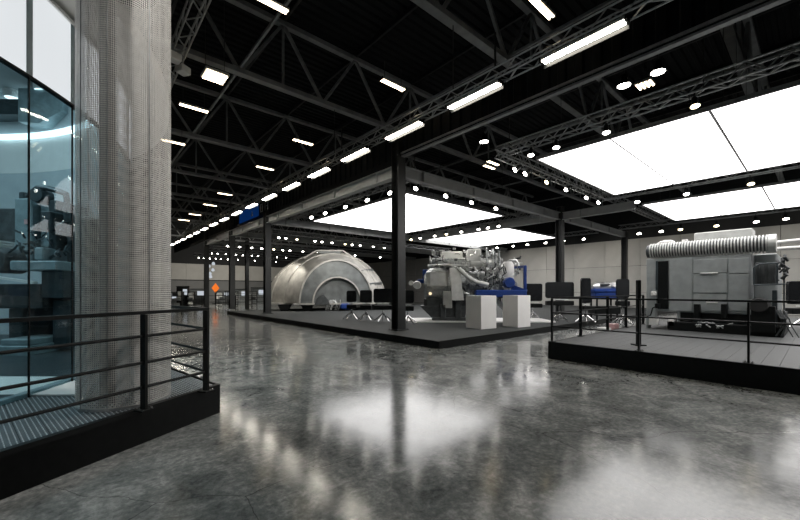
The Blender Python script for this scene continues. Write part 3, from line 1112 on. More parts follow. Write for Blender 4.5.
# inside of the rotunda
INF = LP
B0, B1 = A0 - PI * 0.62, A1 + PI * 0.62
MB().arcslab(rc, RR - 0.25, RR - 0.05, 0.0, 7.0, AW, A0 + 2 * PI, 64).build('inner_wall', 'soffitpale', t, True)
MB().lathe([(0.0, 0.0), (RR - 0.06, 0.0), (RR - 0.06, 0.012), (0, 0.012)], 'z', 64).build('inner_floor', 'teal', t)
MB().lathe([(0.0, 6.9), (RR - 0.02, 6.9), (RR - 0.02, 7.0), (0, 7.0)], 'z', 64).build('inner_ceiling', 'soffit', t)
MB().arcslab(rc, RR - 0.36, RR - 0.26, 5.55, 5.68, AW, A0 + 2 * PI, 64).build('cove_light', 'cove', t, True)
MB().arcslab(rc, RR - 0.36, RR - 0.26, 6.55, 6.66, AW, A0 + 2 * PI, 64).build('cove_light', 'cove', t, True)
MB().arcslab(rc, RR - 0.255, RR - 0.23, 4.6, 5.55, AW, A0 + 2 * PI, 64).build('pale_wall_band', 'white', t, True)
# downlights and a duct under the inner ceiling
for i, (px, py) in enumerate(((42, 91), (56, 107), (24, 111), (12, 98), (50, 150))):
    q = pix(px, py, 6.7 + LP)
    dl = MB().lathe([(0.0, 0.0), (0.16, 0.0), (0.18, 0.03), (0.18, 0.2), (0.0, 0.2)], 'z', 16, (q.x - RC.x, q.y - RC.y, 6.70)).build('downlight', 'white', t, True)
    MB().lathe([(0.0, -0.004), (0.15, -0.004)], 'z', 16, (q.x - RC.x, q.y - RC.y, 6.70)).build('downlight_lens', 'cove', dl)
ld = bpy.data.lights.new('rotunda_downlight', 'AREA')
ld.shape = 'DISK'
ld.size = 5.0
ld.energy = 330
ld.color = (0.78, 0.94, 1.0)
o = bpy.data.objects.new('rotunda_downlight', ld)
col.objects.link(o)
o.location = (RC.x + 2.6, RC.y - 0.3, 7.2)

q = pix(49, 128, 6.2)
t2 = thing('ceiling_duct', 'pale angular duct hanging from the rotunda ceiling', 'duct', (q.x, q.y, 6.2), -YAW)
MB().prism_y([(-0.45, 0.0), (0.1, -0.05), (0.75, 0.3), (0.75, 0.9), (-0.45, 0.9)], -0.4, 0.5).build('duct_body', 'tealpale', t2)
MB().box((-1.4, 0, 0.45), (1.9, 0.6, 0.42)).build('duct_run', 'teal', t2)

# machine inside the rotunda: traced in a plane facing the camera
ZM = 7.6
mp_ = pixz(36, ZM, INF + 0.012)
tm_ = thing('machine_press', 'large dark teal machine standing behind the rotunda glass', 'machine', mp_, -YAW)


def mx_(px):
    return (px - 36) / F * ZM


def mz_(py):
    return CAM_H - (py - HORIZON) / F * ZM - INF - 0.012


def mrect(name, mat, x0, x1, y0, y1, d0, d1, b=0.02, parent=None):
    return MB().cbox(((mx_(x0) + mx_(x1)) / 2, (d0 + d1) / 2, (mz_(y0) + mz_(y1)) / 2), (mx_(x1) - mx_(x0), d1 - d0, mz_(y0) - mz_(y1)), b).build(name, mat, parent or tm_)


mrect('left_cabinet', 'tealpale', 9, 27, 197, 262, 0.1, 1.0)
mrect('cabinet_cap', 'teal', 8, 14, 189, 197, 0.2, 0.5)
mrect('door', 'tealpale', 28, 47, 200, 246, 0.25, 1.0)
mrect('column', 'teal', 48, 57, 200, 250, 0.0, 0.8)
mrect('column', 'teal', 62, 68, 212, 262, 0.1, 0.9)
mrect('ram_block', 'teal', 49, 60, 213, 232, -0.2, 0.2)
MB().pipe([(mx_(28), 0, mz_(197)), (mx_(33), 0, mz_(192)), (mx_(38), 0, mz_(188)), (mx_(46), 0, mz_(188)), (mx_(58), 0, mz_(191)), (mx_(66), 0, mz_(194)), (mx_(67), 0, mz_(200)), (mx_(67), 0, mz_(222))], 0.055, 8).build('overhead_arm', 'teal', tm_, True)
MB().lathe([(0, -0.1), (0.14, -0.1), (0.16, 0.0), (0.16, 0.15), (0, 0.15)], 'y', 14, (mx_(40), 0, mz_(196))).build('motor', 'teal', tm_, True)
mrect('work_table', 'tealpale', 27, 72, 262, 271, -0.35, 0.9)
mrect('table_apron', 'teal', 50, 72, 271, 298, -0.2, 0.9)
MB().bar((mx_(-14), -0.35, mz_(274)), (mx_(52), -0.35, mz_(283)), 0.1, 0.05).build('guide_rail', 'white', tm_)
MB().lathe([(0, -0.3), (0.22, -0.3), (0.26, -0.24), (0.26, 0.2), (0, 0.2)], 'y', 20, (mx_(10), 0, mz_(261))).build('drum', 'dkmachine', tm_, True)
for i in range(5):
    mrect('step', 'white', -14, 11 - i * 1.4, 252 - i * 2.7, 253.6 - i * 2.7, -0.3 + 0.05 * i, 0.1 + 0.05 * i, 0.005)
mrect('lower_bed', 'dkmachine', -20, 50, 284, 308, -0.2, 0.9)
mrect('pedestal', 'teal', 8, 22, 308, 343, 0.0, 0.7)
mrect('pedestal', 'teal', 52, 68, 300, 349, 0.0, 0.7)
mrect('base_block', 'tealpale', 26, 53, 336, 342, -0.5, 0.3)
mrect('base_block', 'tealpale', 21, 54, 342, 352, -0.55, 0.4)
mrect('control_box', 'tealpale', 48, 57, 249, 261, -0.3, 0.0)
MB().box((mx_(22), 0.09, mz_(221)), (0.08, 0.02, 0.1)).build('pink_label', 'pink', tm_)
gp = MB()
for i in range(34):
    x_, z_ = rnd.uniform(mx_(28), mx_(70)), rnd.uniform(mz_(262), mz_(228))
    x2, z2 = x_ + rnd.uniform(-0.25, 0.25), z_ + rnd.uniform(-0.2, 0.25)
    y_ = rnd.uniform(-0.25, 0.1)
    gp.pipe([(x_, y_, z_), (x_, y_ - 0.05, (z_ + z2) / 2), (x2, y_, z2)], rnd.choice((0.012, 0.02, 0.03)), 6)
gp.build('hoses', 'teal', tm_, kind='stuff')
mrect('side_cabinet', 'dkmachine', -30, 7, 205, 238, 0.3, 1.0)

# ------------------------------------------------------------------ truss with projectors above the aisle, upper left
ta, tb = Vector((2.02, -1.0)), Vector((2.02, 20.0))
box_truss('lighting_truss', 'silver box truss at upper left beside the mesh column', (ta.x, ta.y, 8.05), (tb.x, tb.y, 8.05), 0.30, 'alu', 0.025, 0.012, step=0.4, hang_to=TB)


def projector(label, p, power, aim, glow=True):
    t = thing('floodlight', label, 'floodlight', p, math.atan2(aim[1] - p[1], aim[0] - p[0]) + PI / 2, 'floodlights on the silver truss')
    MB().cbox((0, 0, 0), (0.28, 0.30, 0.2), 0.02).build('body', 'white', t)
    MB().lathe([(0.0, -0.17), (0.09, -0.17), (0.10, -0.15), (0, -0.15)], 'y', 14).build('lens', 'lens' if glow else 'black_gloss', t, True)
    MB().bar((0, 0, 0.1), (0, 0, 8.03 - p[2]), 0.03, 0.03).build('bracket', 'alu', t)
    if not glow:
        return
    ld = bpy.data.lights.new('column_fill_beam', 'SPOT')
    ld.energy = power
    ld.color = (1.0, 0.97, 0.92)
    ld.spot_size = R(46)
    ld.spot_blend = 0.7
    ld.shadow_soft_size = 0.12
    o = bpy.data.objects.new('column_fill_beam', ld)
    col.objects.link(o)
    d = Vector(aim) - Vector(p)
    o.location = Vector(p) + d.normalized() * 0.3
    o.rotation_euler = d.to_track_quat('-Z', 'Y').to_euler()


aimc = (MC.x, MC.y, 2.4)  # the two lit floods are added out of frame to brighten the mesh column
projector('unlit white floodlight box under the silver truss, upper left of two', (1.87, pix(173, 57, 7.8).y, 7.8), 0, (6.0, 12.0, 2.0), False)
projector('unlit white floodlight box under the silver truss, lower right of two', (2.17, pix(180, 69, 7.8).y, 7.8), 0, (6.0, 14.0, 2.0), False)
projector('added unseen floodlight above the walkway corner, brightening the mesh column', (2.17, 4.6, 7.8), 380, aimc)
projector('added unseen floodlight nearest the camera, brightening the mesh column', (2.17, 1.6, 7.8), 420, aimc)

# ------------------------------------------------------------------ domed turbine casing
dz = 25.2
dp = pixz(331.5, dz, PLAT_C)
t = thing('turbine_casing', 'huge silver half domed turbine casing with concentric arches', 'machine', dp, -YAW + math.atan(68.5 / F) + R(4))
ZB = 0.52


def half(name, prof, mat, n=40, closed=False, parent=t):
    return MB().lathe(prof, 'y', n, (0, 0, ZB), 0.0, PI, closed).build(name, mat, parent, True)


def loft(name, secs, mat, n=44, parent=t):
    """half elliptic shell through sections (centre x, half width, height, y)"""
    vs = []
    for cx_, ax, az, y in secs:
        for j in range(n + 1):
            a = PI * j / n
            vs.append((cx_ + ax * math.cos(a), y, ZB + az * math.sin(a)))
    m_ = n + 1
    fs = [(i * m_ + j, (i + 1) * m_ + j, (i + 1) * m_ + j + 1, i * m_ + j + 1) for i in range(len(secs) - 1) for j in range(n)]
    return MB().add(vs, fs).build(name, mat, parent, True)


def rim(name, cx_, ax, az, y, wd, dp_, mat='gal'):
    return loft(name, [(cx_, ax, az, y + dp_), (cx_, ax, az, y), (cx_, ax + wd, az + wd, y), (cx_, ax + wd, az + wd, y + dp_)], mat)


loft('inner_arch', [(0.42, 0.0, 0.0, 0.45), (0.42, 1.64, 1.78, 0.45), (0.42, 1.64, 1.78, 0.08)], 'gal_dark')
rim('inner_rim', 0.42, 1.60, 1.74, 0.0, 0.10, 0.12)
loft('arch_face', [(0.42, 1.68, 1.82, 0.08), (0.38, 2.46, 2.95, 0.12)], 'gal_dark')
rim('outer_rim', 0.38, 2.44, 2.93, 0.0, 0.11, 0.2)
loft('front_shell', [(0.38, 2.53, 3.02, 0.15), (0.33, 2.80, 3.20, 0.42), (0.28, 3.1, 3.38, 0.85), (0.22, 3.42, 3.52, 1.4)], 'gal')
rim('shell_seam', 0.22, 3.40, 3.50, 1.36, 0.07, 0.14)
loft('middle_shell', [(0.22, 3.43, 3.53, 1.48), (0.15, 3.85, 3.66, 1.95), (0.1, 4.2, 3.74, 2.5)], 'gal')
rim('shell_seam', 0.1, 4.19, 3.73, 2.46, 0.07, 0.14)
loft('rear_shell', [(0.1, 4.22, 3.75, 2.58), (0.05, 4.5, 3.84, 3.1), (0.0, 4.55, 3.84, 3.7), (0.0, 4.4, 3.75, 4.4)], 'gal')
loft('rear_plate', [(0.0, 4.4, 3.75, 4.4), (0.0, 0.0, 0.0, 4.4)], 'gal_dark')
# base flange, ribs and top frame
m = MB().box((0, 2.9, ZB - 0.04), (8.7, 3.2, 0.10)).box((0.3, 0.75, ZB - 0.04), (5.6, 1.5, 0.10))
m.build('base_flange', 'gal', t)
for sx_, xa in ((-1, 3.1), (1, 3.2), (1, 1.3), (-1, 1.6)):
    MB().prism_y([(sx_ * xa - 0.45, ZB - 0.09), (sx_ * xa + 0.45, ZB - 0.09), (sx_ * xa + 0.25, 0.0), (sx_ * xa - 0.25, 0.0)], 0.5, 3.8).build('support_foot', 'black', t)
ft = [(-1.85, 3.15), (-0.95, 3.74), (0.95, 3.78), (1.9, 3.2)]
for i in range(3):
    MB().bar((ft[i][0], 1.9, ft[i][1] + ZB + 0.05), (ft[i + 1][0], 1.9, ft[i + 1][1] + ZB + 0.05), 0.14, 0.10).build('top_frame_bar', 'gal', t)
MB().cbox((0.0, 2.3, 3.7 + ZB), (1.7, 0.7, 0.22), 0.05).build('top_hatch', 'gal_dark', t)
for a in (R(48), R(26)):
    MB().bar((0.38 + 2.6 * math.cos(a), 0.2, ZB + 3.0 * math.sin(a)), (0.1 + 4.25 * math.cos(a * 0.85), 2.5, ZB + 3.8 * math.sin(a * 0.85)), 0.06, 0.2).build('side_rib', 'gal_dark', t)
MB().prism_y([(-1.15, ZB - 0.09), (-0.95, ZB + 0.35), (-0.55, ZB + 0.62), (-0.25, ZB + 0.25), (-0.1, ZB - 0.09)], -0.05, 0.46).build('opening', 'dkmachine', t)
m = MB()
for i in range(10):
    x_ = rnd.uniform(-0.4, 0.5)
    m.pipe([(x_, 0.1, 0.05), (x_ + 0.1, 0.05, 0.4), (x_ + rnd.uniform(-0.3, 0.4), 0.15, 0.75)], 0.03, 6)
m.build('drain_pipes', 'silver', t, kind='stuff')
MB().cbox((0.95, 0.0, 0.3), (0.7, 0.4, 0.42), 0.1).build('blue_motor', 'blue', t)

# ------------------------------------------------------------------ engine in blue frame
ZE = 16.6
pe = pixz(468, ZE, PLAT_C + 0.05)
t = thing('gas_engine', 'silver engine full of pipes held in a blue frame behind the plinths', 'engine', pe, -YAW + math.atan(-68 / F) * 0.5)


def ex(px):
    return (px - 468) / F * ZE


def ez(py):
    return CAM_H - (py - HORIZON) / F * ZE - PLAT_C - 0.05


def erect(name, mat, x0, x1, y0, y1, d0, d1, b=0.03):
    za, zb = ez(y0), max(0.01, ez(y1))
    return MB().cbox(((ex(x0) + ex(x1)) / 2, (d0 + d1) / 2, (za + zb) / 2), (ex(x1) - ex(x0), d1 - d0, za - zb), b).build(name, mat, t)


zc = ez(285)
MB().lathe([(0, ex(424)), (0.55, ex(424)), (0.72, ex(427)), (0.76, ex(447)), (0.84, ex(448)), (0.84, ex(450)), (0.74, ex(451)), (0.70, ex(466)), (0.80, ex(467)), (0.80, ex(469)),
            (0.66, ex(470)), (0.62, ex(488)), (0.72, ex(489)), (0.72, ex(491)), (0.5, ex(493)), (0.45, ex(502)), (0, ex(502))], 'x', 28, (0, 0.5, zc)).build('main_casing', 'cast', t, True)
erect('gearbox_cover', 'pale', 426, 450, 268, 290, -0.35, 0.8, 0.2)
MB().prism_y([(ex(449), ez(268)), (ex(459), ez(270)), (ex(463), ez(300)), (ex(452), ez(300))], -0.6, 0.4).build('air_duct', 'pale', t)
erect('duct_leg', 'pale', 443, 452, 291, 308, -0.3, 0.2)
erect('support_leg', 'dkmachine', 455, 461, 300, 322, -0.3, 0.1)
erect('support_leg', 'dkmachine', 440, 446, 304, 322, -0.3, 0.1)
erect('sump', 'dkmachine', 424, 470, 296, 309, -0.1, 0.9, 0.15)
MB().prism_y([(ex(420), ez(306)), (ex(468), ez(306)), (ex(464), ez(318)), (ex(432), ez(318))], -0.2, 0.9).build('skid', 'dkmachine', t)
erect('skid_rail', 'dkmachine', 432, 478, 317, 323, -0.3, 1.0)
MB().pipe([(ex(458), -0.6, ez(269)), (ex(466), -0.62, ez(277)), (ex(474), -0.6, ez(282)), (ex(486), -0.5, ez(285))], 0.10, 10).build('exhaust_pipe', 'pale', t, True)
MB().pipe([(ex(428), -0.3, ez(266)), (ex(445), -0.35, ez(265)), (ex(462), -0.3, ez(266)), (ex(492), -0.2, ez(266))], 0.045, 8).build('header_pipe', 'silver', t, True)
erect('filter_box', 'pale', 466.5, 480, 250, 262, -0.4, 0.4)
MB().lathe([(0, -0.5), (0.16, -0.5), (0.2, -0.44), (0.2, 0.44), (0.16, 0.5), (0, 0.5)], 'x', 16, (ex(480), -0.2, ez(263))).build('cylinder', 'pale', t, True)
erect('manifold', 'cast', 432, 466, 258, 267, -0.1, 0.9, 0.05)
erect('manifold', 'pale', 441, 463, 251, 259, 0.1, 0.7, 0.04)
MB().lathe([(0, ez(281)), (0.24, ez(281)), (0.27, ez(279)), (0.27, ez(265)), (0.18, ez(262)), (0, ez(262))], 'z', 18, (ex(507), 0.0, 0)).build('canister', 'white', t, True)
MB().pipe([(ex(507), 0, ez(262)), (ex(509), 0, ez(260.5)), (ex(515), 0, ez(260.5)), (ex(517), 0, ez(264)), (ex(517), 0, ez(272))], 0.05, 8).build('loop_pipe', 'silver', t, True)
for i in range(7):
    px_ = 485 + i * 2.0
    d = -0.35 + 0.1 * (i % 3)
    MB().pipe([(ex(px_), d, ez(250 + 2 * (i % 3))), (ex(px_ + 0.7), d - 0.05, ez(268)), (ex(px_ - 1), d, ez(284)), (ex(px_ + 1), d, ez(297))], 0.035, 7).build('vertical_pipe', 'silver' if i % 2 else 'cast', t, True)
# blue frame
erect('frame_tray', 'blue', 474, 521, 290, 297, -0.75, 0.7, 0.03)
erect('frame_post', 'blue', 519.5, 522, 267, 295, -0.6, -0.42, 0.01)
erect('frame_post', 'blue', 512, 514, 267, 292, 0.5, 0.68, 0.01)
MB().bar((ex(521), -0.5, ez(267.5)), (ex(513), 0.6, ez(267.5)), 0.12, 0.1).build('frame_beam', 'blue', t)
MB().bar((ex(522), -0.5, ez(292)), (ex(510), -0.3, ez(287)), 0.3, 0.2).build('frame_brace', 'blue', t)
erect('end_plate', 'blue', 422.5, 427.5, 269, 281, 0.2, 0.9, 0.01)
erect('end_foot', 'blue', 417, 424, 279, 283, 0.2, 0.7, 0.01)
erect('rear_foot', 'blue', 426, 429, 290, 296, 0.5, 0.7, 0.01)
MB().lathe([(0, -0.3), (0.2, -0.3), (0.24, -0.2), (0.24, 0.3), (0, 0.3)], 'y', 16, (ex(506), -0.4, ez(283))).build('blue_motor', 'blue', t, True)
MB().lathe([(0, -0.25), (0.16, -0.25), (0.19, -0.15), (0.19, 0.3), (0, 0.3)], 'y', 16, (ex(417), 0.1, ez(285))).build('valve_body', 'pale', t, True)
MB().lathe([(0, -0.12), (0.11, -0.12), (0.11, 0.2), (0, 0.2)], 'y', 14, (ex(411), 0.0, ez(283))).build('valve_body', 'pale', t, True)
MB().lathe([(0, -0.05), (0.05, -0.05), (0.07, 0.0), (0, 0.05)], 'y', 14, (ex(430.5), -0.45, ez(293.5))).build('warm_lamp', 'warm', t, True)
MB().pipe([(ex(497), 0.2, ez(297)), (ex(500), 0.2, ez(304)), (ex(508), 0.2, ez(312)), (ex(512), 0.2, ez(316))], 0.14, 10).build('drain_duct', 'cast', t, True)
gp, gp2 = MB(), MB()
for i in range(120):
    px_, py_ = rnd.uniform(430, 520), rnd.uniform(248, 268)
    if px_ > 500:
        py_ = rnd.uniform(256, 290)
    x_, z_, y_ = ex(px_), ez(py_), rnd.uniform(-0.5, 0.6)
    k = rnd.random()
    tgt = gp if k < 0.6 else gp2
    if rnd.random() < 0.55:
        dx, dzz = rnd.uniform(-0.35, 0.35), rnd.uniform(-0.28, 0.12)
        tgt.pipe([(x_, y_, z_), (x_ + dx * 0.2, y_ - 0.06, z_ + dzz * 0.8), (x_ + dx, y_, z_ + dzz)], rnd.choice((0.018, 0.028, 0.045)), 6)
    else:
        tgt.cbox((x_, y_, z_), (rnd.uniform(0.06, 0.22), 0.14, rnd.uniform(0.06, 0.18)), 0.015)
for i in range(60):
    px_, py_ = rnd.uniform(482, 503), rnd.uniform(262, 296)
    x_, z_ = ex(px_), ez(py_)
    (gp if i % 2 else gp2).pipe([(x_, -0.4, z_), (x_ + rnd.uniform(-0.1, 0.1), -0.5, z_ - 0.1), (x_ + rnd.uniform(-0.2, 0.2), -0.4, z_ - 0.25)], 0.022, 6)
for i in range(90):
    px_, py_ = rnd.uniform(455, 500), rnd.uniform(268, 298)
    x_, z_ = ex(px_), ez(py_)
    r_ = rnd.choice((0.015, 0.025, 0.04))
    y_ = rnd.uniform(-0.5, -0.2)
    if i % 3:
        (gp if i % 2 else gp2).pipe([(x_, y_, z_), (x_ + rnd.uniform(-0.15, 0.15), y_ - 0.06, z_ + rnd.uniform(-0.1, 0.1)), (x_ + rnd.uniform(-0.3, 0.3), y_, z_ + rnd.uniform(-0.15, 0.15))], r_, 6)
    else:
        (gp if i % 2 else gp2).lathe([(0, -0.06), (r_ * 2, -0.06), (r_ * 2, 0.1), (0, 0.1)], 'y', 8, (x_, y_, z_))
for i in range(14):
    px_ = 428 + i * 1.55
    gp.lathe([(0, -0.03), (0.025, -0.03), (0.025, 0.04), (0, 0.04)], 'y', 6, (ex(px_), -0.36, ez(271)))
    gp.lathe([(0, -0.03), (0.025, -0.03), (0.025, 0.04), (0, 0.04)], 'y', 6, (ex(px_), -0.36, ez(286)))
gp.build('small_fittings', 'silver', t, kind='stuff')
gp2.build('dark_fittings', 'dkmachine', t, kind='stuff')

# ------------------------------------------------------------------ white plinths


def plinth(label, px, py, z, h, w_, rz):
    t = thing('plinth', label, 'plinth', pixz(px, z, PLAT_C - 0.005), rz, 'white plinths')
    MB().cbox((0, 0, h / 2), (w_, w_, h), 0.004).build('body', 'white', t)
    MB().box((0, 0, h + 0.002), (w_ - 0.02, w_ - 0.02, 0.008)).build('top_plate', 'white', t)


plinth('white square display plinth, left and nearer of the two', 481, 329, 13.9, 1.22, 0.80, -YAW + R(33))
plinth('white square display plinth, right and farther of the two', 516.5, 327, 14.5, 1.22, 0.74, -YAW + R(33))

# ------------------------------------------------------------------ screens on chrome stands


def screen(label, px, z, top_y, bot_y, wpx, rz, tilt=0.0, base=PLAT_C):
    t = thing('display_screen', label, 'screen', pixz(px, z, base - 0.005), rz, 'black screens on chrome stands')
    zt = CAM_H - (top_y - HORIZON) / F * z - base
    zb = CAM_H - (bot_y - HORIZON) / F * z - base
    w_ = wpx / F * z
    rr_ = min(0.09, w_ * 0.2)
    pts = []
    for cx_, cz_, a_ in ((w_ / 2 - rr_, zt - rr_, 0), (-w_ / 2 + rr_, zt - rr_, 90), (-w_ / 2 + rr_, zb + rr_, 180), (w_ / 2 - rr_, zb + rr_, 270)):
        for q_ in range(0, 91, 30):
            pts.append((cx_ + rr_ * math.cos(R(a_ + q_)), cz_ + rr_ * math.sin(R(a_ + q_))))
    MB().prism_y(pts[::-1], -0.05, 0.04).build('casing', 'black_gloss', t)
    MB().box((0, 0.042, (zt + zb) / 2), (w_ - 0.08, 0.006, zt - zb - 0.08)).build('display', 'black_gloss', t)
    MB().box((0, -0.05, zb - 0.06), (w_ * 0.6, 0.02, 0.05)).build('label_strip', 'pale', t)
    MB().cbox((0, 0.0, zb - 0.22), (w_ * 0.95, 0.3, 0.2), 0.02).build('shelf', 'black', t)
    MB().tube((0, 0.02, 0.25), (0, 0.02, zb + 0.1), 0.028, 8).build('pole', 'chrome', t)
    lm = MB().pipe([(0, 0, 0.38), (0.2, 0, 0.22), (0.42, 0, 0.035)], 0.024, 6).tube((0.42, 0, 0.0), (0.42, 0, 0.05), 0.03, 8).mesh('leg', 'chrome')
    for k in range(5):
        put('leg', lm, t, (0, 0.02, 0), (0, 0, R(20 + 72 * k)))
    bm = MB().bar((0, 0, 0.12), (0.3, 0, 0.14), 0.02, 0.02).mesh('brace', 'chrome')
    for k in range(5):
        put('brace', bm, t, (0, 0.02, 0), (0, 0, R(20 + 72 * k)))
    return t


FR = -YAW
screen('small black screen on chrome stand, leftmost in front of the dome', 351.5, 17.9, 290.5, 302, 10, FR + R(8))
screen('small black screen on chrome stand, second from the left before the dome', 366, 17.2, 290, 302.5, 12, FR)
screen('wide black screen on chrome stand, left of the near column', 383, 16.6, 288.5, 302.5, 19, FR + R(4))
screen('black screen on chrome stand, right of the near column', 407.5, 15.4, 290, 303, 13, FR)
screen('black screen on chrome stand, directly right of the right plinth', 533, 18.2, 283.5, 301, 18, FR)
screen('wide black screen on chrome stand, below the engine column', 559.5, 16.6, 282, 298, 28, FR)
screen('tilted black screen, left of the blue engine module', 585.5, 16.2, 278, 303, 11, FR + R(15))
screen('black screen on chrome stand, right of the blue engine module', 622.5, 15.5, 279, 298, 12, FR - R(5))
screen('large black screen behind the grey box machine at the right edge', 806, 12.0, 281, 304, 38, FR, base=RP)

# blue engine module between two screens
zq = 16.8
pq = pixz(604, zq, PLAT_C - 0.005)
t = thing('engine_module', 'silver engine module on a blue cradle between two black screens', 'engine', pq, FR)
k_ = zq / F
hz = lambda py: CAM_H - (py - HORIZON) * k_ - PLAT_C
MB().cbox((0, 0, (hz(288.5) + hz(292)) / 2), (27 * k_, 0.7, hz(288.5) - hz(292)), 0.03).build('cradle', 'blue', t)
MB().cbox((0, 0, (hz(292) + hz(298)) / 2), (24 * k_, 0.6, hz(292) - hz(298)), 0.03).build('cradle_base', 'blue', t)
MB().lathe([(0, -12 * k_), (0.1, -12 * k_), (0.18, -8 * k_), (0.2, 0), (0.16, 8 * k_), (0.22, 9 * k_), (0.2, 12 * k_), (0, 12 * k_)], 'x', 18, (0, 0, hz(286.5))).build('engine_core', 'silver', t, True)
MB().cbox((-2 * k_, -0.2, hz(284.6)), (8 * k_, 0.3, 0.1), 0.03).build('engine_top', 'dkmachine', t)
MB().cbox((9 * k_, -0.1, hz(285)), (7 * k_, 0.4, 0.22), 0.04).build('white_cover', 'white', t)
lm = MB().box((0, 0, hz(298) / 2), (0.06, 0.06, hz(298))).mesh('leg', 'black')
for a in (-1, 1):
    for b in (-1, 1):
        put('leg', lm, t, (a * 10 * k_, b * 0.25, 0))
MB().cbox((0, 0, 0.5 * hz(298)), (25 * k_, 0.7, 0.35), 0.03).build('lower_cabinet', 'black', t)

# crates behind the rail
for i, (px, z, wd, hgt, mat_, lab) in enumerate(((604, 12.8, 0.32, 0.34, 'white', 'small white box on the platform floor behind the side railing'),
                                                (613, 13.4, 0.28, 0.42, 'pink', 'small pinkish box beside the white box behind the side railing'))):
    p = pixz(px, z, 0.0)
    o = thing('box', lab, 'box', p, FR + R(20), None)
    MB().cbox((0, 0, hgt / 2), (wd, wd, hgt), 0.01).build('carton', mat_, o)
    MB().box((0, 0, hgt + 0.002), (wd * 0.9, 0.05, 0.006)).build('tape', 'beige', o)
p = pixz(638.5, 8.3, RP)
t = thing('totem', 'slim black totem right behind the front railing post', 'totem', p, FR)
ht = CAM_H + 10.0 / F * 8.3 - RP
MB().cbox((0, 0, ht / 2), (0.085, 0.085, ht), 0.012).build('body', 'black', t)
MB().box((0, 0, 0.012), (0.22, 0.22, 0.024)).build('base_plate', 'black', t)

# ------------------------------------------------------------------ grey box machine on the right platform
GX = 14.0
gyc = 2.2
t = thing('compressor_unit', 'grey panelled box machine topped by a ribbed silver drum', 'machine', (GX, gyc, RP), -PI / 2)


def gx(px):
    return gyc - y_at(px, GX)


def gz(px, py):
    z = GX * sY + y_at(px, GX) * cY
    return CAM_H - (py - HORIZON) / F * z - RP


zt_ = gz(700, 256)
x0_, x1_ = gx(646), gx(776)


def grect(name, mat, pa, pb, ya, yb, d0, d1, b=0.012, parent=None):
    pm_ = (pa + pb) / 2
    za, zb = gz(pm_, ya), max(0.0, gz(pm_, yb))
    return MB().cbox(((gx(pa) + gx(pb)) / 2, (d0 + d1) / 2, (za + zb) / 2), (gx(pb) - gx(pa), d1 - d0, za - zb), b).build(name, mat, parent or t)


zbot = gz(700, 313)
MB().cbox(((x0_ + gx(752)) / 2, 1.25, (zt_ + zbot) / 2), (gx(752) - x0_, 2.4, zt_ - zbot), 0.03).build('housing', 'machine', t)
MB().cbox(((gx(752) + x1_) / 2, 1.4, (zt_ + zbot) / 2), (x1_ - gx(752), 1.9, zt_ - zbot), 0.03).build('end_housing', 'machine', t)
grect('side_panel', 'machine', 669, 692, 259, 311, 0.02, 0.06)
pz = grect('upper_panel', 'machine', 693, 727, 259, 273, 0.015, 0.06)
pz = grect('lower_panel', 'machine', 693, 727, 274, 293, 0.01, 0.06)
grect('panel_ledge', 'pale', 700, 718, 272.6, 274, -0.03, 0.06)
grect('side_panel', 'machine', 728, 749, 258, 273.5, 0.02, 0.06)
grect('side_panel', 'machine', 728, 749, 274.5, 311, 0.025, 0.06)
grect('front_skirt', 'machine', 693, 727, 294, 311, 0.022, 0.06)
grect('end_post', 'machine', 646.5, 656, 259, 325, -0.02, 0.2)
grect('dark_slot', 'black', 657.5, 668, 261, 309, -0.01, 0.1)
grect('slot_frame', 'teal', 656, 658, 261, 290, -0.04, 0.1)
grect('white_valve', 'white', 652.5, 657, 291.5, 295.5, -0.2, 0.0)
grect('hand_lever', 'black', 656.5, 661, 303.5, 308, -0.2, -0.05)
MB().pipe([(gx(658), -0.15, gz(658, 306)), (gx(654), -0.15, gz(654, 308)), (gx(652), -0.15, gz(652, 315)), (gx(646), -0.15, gz(646, 317))], 0.02, 6).build('lever_pipe', 'black', t, True)
for pa in (676.5, 645.5):
    grect('support_foot', 'machine', pa, pa + 3, 311, 331, 0.05, 0.3)
grect('white_box', 'white', 650, 658, 318, 325, -0.1, 0.1)
grect('white_box', 'white', 669, 675, 319, 326, -0.1, 0.1)
grect('name_strip', 'white', 706, 718, 301, 303.2, 0.005, 0.03)
for pa in (694.5, 721.5):
    grect('black_strut', 'black', pa, pa + 6, 304, 318, -0.12, 0.05)
grect('lower_frame', 'black', 678, 783, 312.5, 321, 0.1, 2.2)
grect('base_skid', 'black', 668, 784, 324, 334, -0.1, 2.4)
grect('under_body', 'dkmachine', 690, 760, 320, 330, 0.3, 2.0)
grect('dark_bin', 'black', 752, 776, 306, 332, -0.25, 0.6)
MB().lathe([(0, -0.2), (0.17, -0.2), (0.21, -0.12), (0.21, 0.15), (0, 0.15)], 'y', 20, (gx(760), -0.1, gz(760, 305))).build('pulley', 'rubber', t, True)
m = MB()
for i in range(7):
    x_ = gx(rnd.uniform(692, 735))
    m.pipe([(x_, -0.1, 0.15), (x_ + rnd.uniform(-0.15, 0.15), -0.12, 0.2), (x_ + rnd.uniform(-0.3, 0.3), 0.0, 0.3)], 0.02, 6)
m.build('under_pipes', 'cast', t, kind='stuff')
